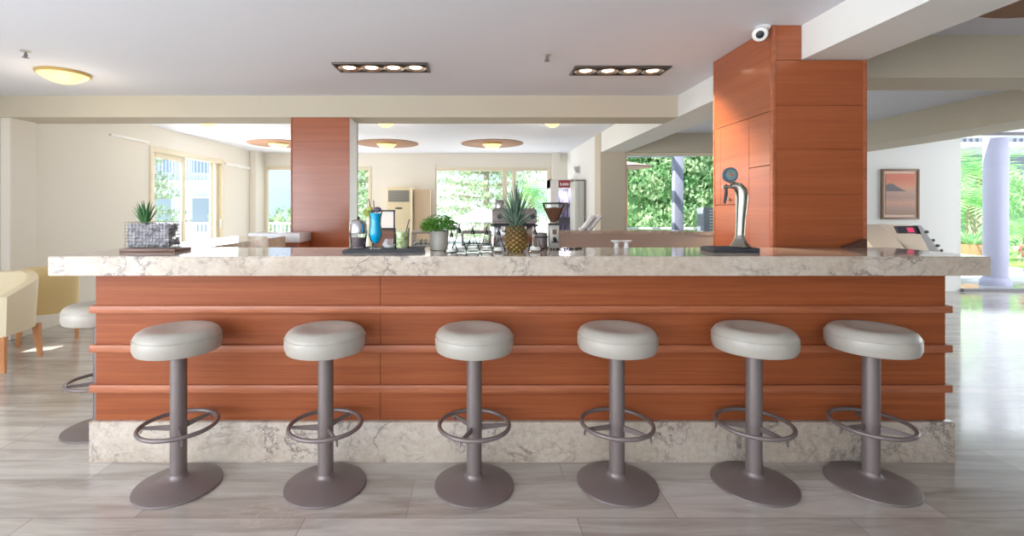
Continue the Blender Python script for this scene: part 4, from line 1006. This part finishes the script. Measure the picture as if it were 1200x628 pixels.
# ------------------------------------------------------------------ outdoors
struct('ground', MB().box(-60, 70, 11.0, 90, -0.2, -0.02), mat('pale_paving', rgb(206, 202, 200), 0.8), 'pale paved ground outside the windows', 'ground')
struct('ground', MB().box(-60, XL - 0.2, -20, 11.0, -0.2, -0.02), mat('balcony_tile', rgb(226, 222, 216), 0.7), 'pale paved balcony outside the sliding door', 'ground')
struct('ground', MB().box(2.5, 70, 8.2, 11.0, -0.2, -0.02), mat('terrace_tile', rgb(216, 218, 226), 0.6), 'pale terrace outside the hedge window and the terrace glazing', 'ground')
def leaves(mb, c, rad, n, size, r_, flat=0.0, shell=0.5):
    for _ in range(n):
        while True:
            p = Vector((r_.uniform(-1, 1), r_.uniform(-1, 1), r_.uniform(-1, 1)))
            if shell < p.length < 1: break
        p = Vector((p.x * rad[0], p.y * rad[1], p.z * rad[2])) + Vector(c)
        s_ = size * r_.uniform(0.6, 1.3)
        q = Euler((r_.uniform(0, 6.3) * (1 - flat), r_.uniform(0, 6.3) * (1 - flat), r_.uniform(0, 6.3))).to_matrix()
        a, b = q @ Vector((s_, 0, 0)), q @ Vector((0, s_ * 0.5, 0))
        mb.quad(p - a, p - b, p + a, p + b)
r2 = random.Random(9)
# hedge outside the hedge window
def hedge(x0, x1, y, z1, label, m, n=22):
    t = thing('hedge_shrub', label, 'shrub', ((x0 + x1) / 2, y, 0))
    mb = MB()
    for _ in range(n):
        c = (r2.uniform(x0, x1), y + r2.uniform(-0.5, 0.3), r2.uniform(0.3, z1))
        leaves(mb, c, (0.6, 0.5, 0.5), 330, 0.075, r2, 0, 0.6)
    mb.build('foliage', m, t, smooth=False)
    MB().box(x0 - 0.4, x1 + 0.4, y + 0.2, y + 0.9, 0, z1, 0.2).build('branch_core', M_core, t)  # solid core box, its darker green stands in for shade inside the hedge
hedge(4.0, 7.0, 13.4, 4.6, 'dense tall green hedge filling the view outside the hedge window', M_leafC, 84)
t = thing('pergola', 'lilac grey pergola post and beams outside the hedge window', 'pergola', (4.05, 9.6, 0))
MB().box(3.96, 4.14, 9.55, 9.7, 0, 2.42, 0.004).build('post', M_post, t)
for i in range(4):
    MB().box(2.8 + 0.45 * i, 2.9 + 0.45 * i, 8.6, 10.4, 2.52, 2.62).build('rafter', M_post, t)
MB().box(2.7, 4.3, 9.56, 9.66, 2.42, 2.52).build('beam', M_post, t)
t = thing('parasol', 'brown parasol edge outside the hedge window', 'parasol', (3.65, 11.6, 0))
MB().lathe([(0.62, 2.40), (0.35, 2.46), (0.0, 2.54), (0.0, 2.52), (0.35, 2.44), (0.61, 2.38)], (3.65, 11.6, 0), 8).build('canopy', mat('brown_canvas', rgb(176, 146, 140), 0.8), t)
MB().tube([(3.65, 11.6, 0), (3.65, 11.6, 2.53)], 0.025, 10).build('pole', M_legw, t)
def railing(x0, x1, y, label, top=1.0, axis='x', step=0.11, z0=-0.02):
    t = thing('railing', label, 'railing', ((x0 + x1) / 2, y, 0) if axis == 'x' else (y, (x0 + x1) / 2, 0))
    def bx(mb, a, b, z0, z1, hw):
        if axis == 'x': mb.box(a, b, y - hw, y + hw, z0, z1)
        else: mb.box(y - hw, y + hw, a, b, z0, z1)
    mb = MB(); bx(mb, x0, x1, top - 0.05, top, 0.03); mb.build('top_rail', M_alw, t, smooth=False)
    mb = MB(); bx(mb, x0, x1, 0.1, 0.14, 0.02); mb.build('bottom_rail', M_alw, t, smooth=False)
    mb = MB()
    for q in (x0, (x0 + x1) / 2, x1 - 0.06): bx(mb, q, q + 0.06, z0, top - 0.05, 0.025)
    mb.build('post', M_alw, t, smooth=False)
    mb = MB(); x = x0
    while x < x1: bx(mb, x, x + 0.035, 0.14, top - 0.05, 0.015); x += step
    mb.build('baluster_infill', M_alw, t, smooth=False)
railing(-9.5, -2.6, 13.0, 'white balustrade outside the windows of the end wall', 1.02)
railing(6.5, 12.85, -7.6, 'white balustrade along the balcony outside the sliding door', 1.02, 'y')
railing(2.6, 5.4, 10.6, 'low white fence before the hedge outside the hedge window', 0.98)
# apartment building seen through the sliding door
t = thing('apartment_building', 'blue-white apartment building seen through the sliding balcony door', 'building', (-15, 23, 0))
MB().box(-20.5, -10.2, 22.5, 30, -6, 9).build('wall', M_ext, t, smooth=False)
for z in (2.35, 5.4):
    MB().box(-20.5, -11.0, 21.3, 22.5, z, z + 0.32).build('balcony_slab', M_alw, t, smooth=False)
    rl = MB().box(-20.5, -11.0, 21.3, 21.36, z + 1.25, z + 1.32)
    for i in range(62): rl.box(-20.5 + 0.155 * i, -20.46 + 0.155 * i, 21.31, 21.35, z + 0.32, z + 1.25)
    rl.build('balcony_rail', mat('grey_blue_rail', rgb(180, 188, 208), 0.6), t, smooth=False)
for z in (0.25, 3.0, 6.1):
    for x in (-19.2, -17.2, -15.2, -13.4, -11.9):
        wn = MB().box(x, x + 1.0, 22.44, 22.52, z, z + 1.75).build('window', M_alw, t, smooth=False)
        MB().box(x + 0.1, x + 0.9, 22.42, 22.45, z + 0.1, z + 1.65).build('pane', mat('dusk_pane', rgb(156, 176, 196), 0.2), wn, smooth=False)
# distant building above the palms
t = thing('hotel_building', 'pale hotel with stacked balconies beyond the palms outside the terrace glazing', 'building', (27, 26, 0))
MB().box(21, 40, 24, 34, 0, 12).build('wall', mat('pale_render', rgb(228, 226, 236), 0.8), t, smooth=False)
for z in (2.2, 4.4, 6.6):
    MB().box(20.8, 40, 22.9, 24, z, z + 0.2).build('balcony_slab', M_alw, t, smooth=False)
    rl = MB().box(20.8, 40, 22.9, 22.95, z + 1.0, z + 1.06)
    for i in range(62): rl.box(20.8 + 0.3 * i, 20.9 + 0.3 * i, 22.9, 22.94, z + 0.2, z + 1.0)
    rl.build('balcony_rail', mat('dark_rail', rgb(146, 146, 162), 0.6), t, smooth=False)
    for i in range(7):
        MB().box(21.6 + 2.6 * i, 23.2 + 2.6 * i, 23.94, 24.02, z + 0.25, z + 1.9).build('window', mat('shade_pane', rgb(130, 134, 156), 0.3), t, smooth=False)
# layered pines
def pine(x, y, hgt, rad, label, n=12):
    t = thing('pine_tree', label, 'tree', (x, y, 0))
    MB().tube([(x, y, 0), (x, y, hgt * 0.5), (x, y, hgt)], [0.16, 0.1, 0.02], 10).build('trunk', M_bark, t)
    mb = MB()
    for i in range(n):
        rr_ = rad * (1 - 0.65 * i / n)
        for k in range(7):
            z = 0.35 + (hgt - 0.5) * i / n + 0.09 * ((k * 5 + i * 3) % 7 - 3) / 2
            a = k * 0.9 + i * 0.7
            for u in (0.35, 0.65, 0.95):
                leaves(mb, (x + rr_ * u * math.cos(a), y + rr_ * u * math.sin(a), z + 0.12 * u), (0.5 * rr_ / rad + 0.12, 0.5 * rr_ / rad + 0.12, 0.16), 26, 0.085, r2, 0.5, 0.0)
    mb.build('foliage', M_leafD, t, smooth=False)
    mb = MB()
    for i in range(n):
        z = 0.35 + (hgt - 0.5) * i / n; rr_ = rad * (1 - 0.65 * i / n)
        for k in range(7):
            a = k * 0.9 + i * 0.7; mb.tube([(x, y, z), (x + rr_ * math.cos(a), y + rr_ * math.sin(a), z + 0.1)], [0.03, 0.01], 5)
    mb.build('branch_core', M_bark, t)
pine(0.4, 18.9, 6.4, 2.5, 'layered pine tree outside the wide window behind the pineapple')
pine(-12.9, 17.5, 6.0, 1.8, 'layered pine tree outside the fixed leaf of the balcony door')
pine(-4.1, 19.0, 5.5, 1.5, 'layered pine tree beside the narrow wood-clad pillar')
# low far greenery beyond the blue window
t = thing('garden_shrub', 'low distant shrub outside the blue sky window', 'shrub', (-9.0, 21, 0))
mb = MB()
for k in range(8): leaves(mb, (-11 + 0.7 * k, 21, 0.9 + 0.3 * math.sin(k * 1.7)), (0.8, 0.6, 0.5), 200, 0.1, r2)
mb.build('foliage', M_leafD, t, smooth=False); MB().tube([(-9, 21, 0), (-9, 21, 0.9)], 0.08, 8).build('stem', M_bark, t)
def palm(x, y, h, ln, n, label, m=M_leafE, name='palm_tree'):
    t = thing(name, label, 'palm', (x, y, 0))
    MB().tube([(x, y, 0), (x + 0.03, y, h * 0.5), (x, y, h)], [0.13, 0.1, 0.09], 10).build('trunk', M_bark, t)
    mb = MB()
    for k in range(n):
        a = k * 2.4; el = 0.15 + 1.2 * (k / n)
        d = Vector((math.cos(a) * math.cos(el), math.sin(a) * math.cos(el), math.sin(el))); p = Vector((x, y, h)); pp = []
        for i in range(12):
            pp.append(p.copy()); d = (d + Vector((0, 0, -0.16))).normalized(); p = p + d * ln / 12
        for i in range(1, 12):
            tg = (pp[i] - pp[i - 1]).normalized(); sd_ = tg.cross(Vector((0, 0, 1))).normalized()
            for s_ in (-1, 1):
                wv = sd_ * s_ * 0.3 * ln * (1 - abs(i / 12 - 0.45) * 1.3); e_ = pp[i] + wv + tg * 0.12 * ln + Vector((0, 0, -0.05 * ln))
                mb.quad(pp[i] - tg * 0.02, pp[i] + tg * 0.035 * ln, e_ + tg * 0.004, e_ - tg * 0.004)
    mb.build('fronds', m, t, smooth=False)
palm(1.6, 14.0, 1.75, 0.95, 26, 'palm tree outside the narrow leaf of the wide window')
palm(13.3, 12.9, 1.5, 1.1, 24, 'palm beside the lilac pillar, between it and the white picture wall')
palm(16.4, 15.6, 2.4, 1.8, 28, 'tall palm behind the lilac pillar')
palm(12.75, 11.15, 0.8, 0.75, 22, 'broad-leaved low palm at the far edge of the terrace glazing')
t = thing('garden_shrub', 'rounded green shrub behind the palms outside the terrace glazing', 'shrub', (17, 19.5, 0))
mb = MB()
for k in range(26): leaves(mb, (12 + 0.5 * k, 19.5 + r2.uniform(-0.5, 0.5), r2.uniform(0.5, 3.0)), (0.8, 0.6, 0.6), 190, 0.1, r2)
mb.build('foliage', M_leafC, t, smooth=False); MB().box(12, 24, 19.8, 20.6, 0, 2.6, 0.2).build('branch_core', M_core, t)  # core box again carries the shaded depth in its colour
tag(MB().box(8.3, 40, 10.4, 17, -0.02, 0.16, 0.03).build('lawn', mat('lawn_green', rgb(132, 178, 88), 0.9)), 'bright green lawn outside the terrace glazing', 'lawn', kind='structure')
t = thing('lilac_pillar', 'round lilac pillar outside the terrace glazing', 'pillar', (9.44, 8.7, 0))
MB().lathe([(0.166, 0.0), (0.166, 3.2)], (9.44, 8.7, 0), 40).build('shaft', M_pillar, t)
MB().lathe([(0.21, 0.0), (0.21, 0.07), (0.18, 0.12), (0.167, 0.14)], (9.44, 8.7, 0), 40).build('base', M_pillar, t)
t = thing('terrace_step', 'pale curved step outside the terrace glazing around the lilac pillar', 'step', (9.6, 9.3, 0))
st_ = [(8.3 + 0.28 * i, 9.6 - 0.5 * math.sin(PI * i / 12)) for i in range(13)]
MB().prism(st_ + [(11.7, 10.4), (8.3, 10.4)], -0.02, 0.05).build('lower_tread', M_alw, t)
MB().prism([(x, y + 0.6) for x, y in st_] + [(11.7, 10.4), (8.3, 10.4)], 0.05, 0.12).build('upper_tread', M_alw, t)
c = Vector((11.4, 11.0, 0.16))
t = thing('planter_pot', 'terracotta planter outside the terrace glazing', 'planter', c)
MB().lathe([(0.2, 0), (0.28, 0.3), (0.3, 0.42), (0.27, 0.42), (0.24, 0.3), (0, 0.28)], c, 24).build('pot', mat('terracotta', rgb(190, 140, 110), 0.8), t)
mb = MB()
for k in range(24):
    a = k * 2.4; blade(mb, c + Vector((0, 0, 0.3)), (math.cos(a) * (0.3 + k / 26), math.sin(a) * (0.3 + k / 26), 1), 0.75, 0.08, 0.7)
mb.build('leaves', M_leafE, t)
t = thing('flower_bush', 'red flowering bush at the far edge of the terrace glazing', 'bush', (11.6, 9.95, -0.02))
mb = MB(); leaves(mb, (11.6, 9.95, 0.5), (0.34, 0.3, 0.3), 400, 0.06, r2, 0, 0.3); mb.build('foliage', M_leafC, t, smooth=False)
mb = MB(); leaves(mb, (11.6, 9.85, 0.55), (0.34, 0.3, 0.25), 130, 0.06, r2, 0, 0.8); mb.build('blossom', mat('red_petals', rgb(206, 84, 96), 0.6), t, smooth=False)
# balcony sofa + garden parasol
t = thing('wicker_sofa', 'beige wicker sofa on the balcony outside the sliding door', 'sofa', (-6.35, 10.9, 0))
M_wick = mat('wicker', rgb(200, 184, 160), 0.8); bump(M_wick, noise(M_wick, coords(M_wick, (1, 1, 3)), 60, 2), 0.5, 0.01)
MB().box(-6.75, -6.1, 10.5, 11.2, -0.02, 0.42, 0.04, 3).build('base', M_wick, t)
MB().box(-6.75, -6.1, 11.1, 11.25, 0.3, 0.82, 0.05, 3).build('backrest', M_wick, t)
for x in (-6.83, -6.12): MB().box(x, x + 0.1, 10.5, 11.2, 0.05, 0.68, 0.04, 3).build('arm', M_wick, t)
MB().box(-6.72, -6.13, 10.52, 11.1, 0.42, 0.54, 0.04, 3).build('cushion', M_alw, t)
t = thing('parasol', 'white garden parasol outside the wide window beside the coffee machine', 'parasol', (0.2, 14.6, 0))
MB().lathe([(1.0, 1.02), (0.5, 1.25), (0.03, 1.45), (0.0, 1.44), (0.5, 1.22), (0.99, 1.0)], (0.2, 14.6, 0), 8).build('canopy', mat('white_canvas', rgb(232, 232, 246), 0.8), t)
MB().tube([(0.2, 14.6, 0), (0.2, 14.6, 1.45)], 0.025, 10).build('pole', M_alw, t)
t = thing('outdoor_unit', 'grey outdoor air conditioning unit outside the hedge window beside the wide pillar', 'air conditioner', (4.5, 9.0, 0))
x0, x1 = at(825, 0, 9.0).x, at(850, 0, 9.0).x
MB().box(x0, x1, 9.0, 9.3, 0.0, at(0, 243, 9).z, 0.01).build('case', mat('unit_grey', rgb(150, 156, 168), 0.5), t)
for i in range(8):
    z = 0.95 + 0.055 * i; MB().box(x0 + 0.1, x1 - 0.04, 8.985, 9.0, z, z + 0.025).build('louvre', M_alw, t)
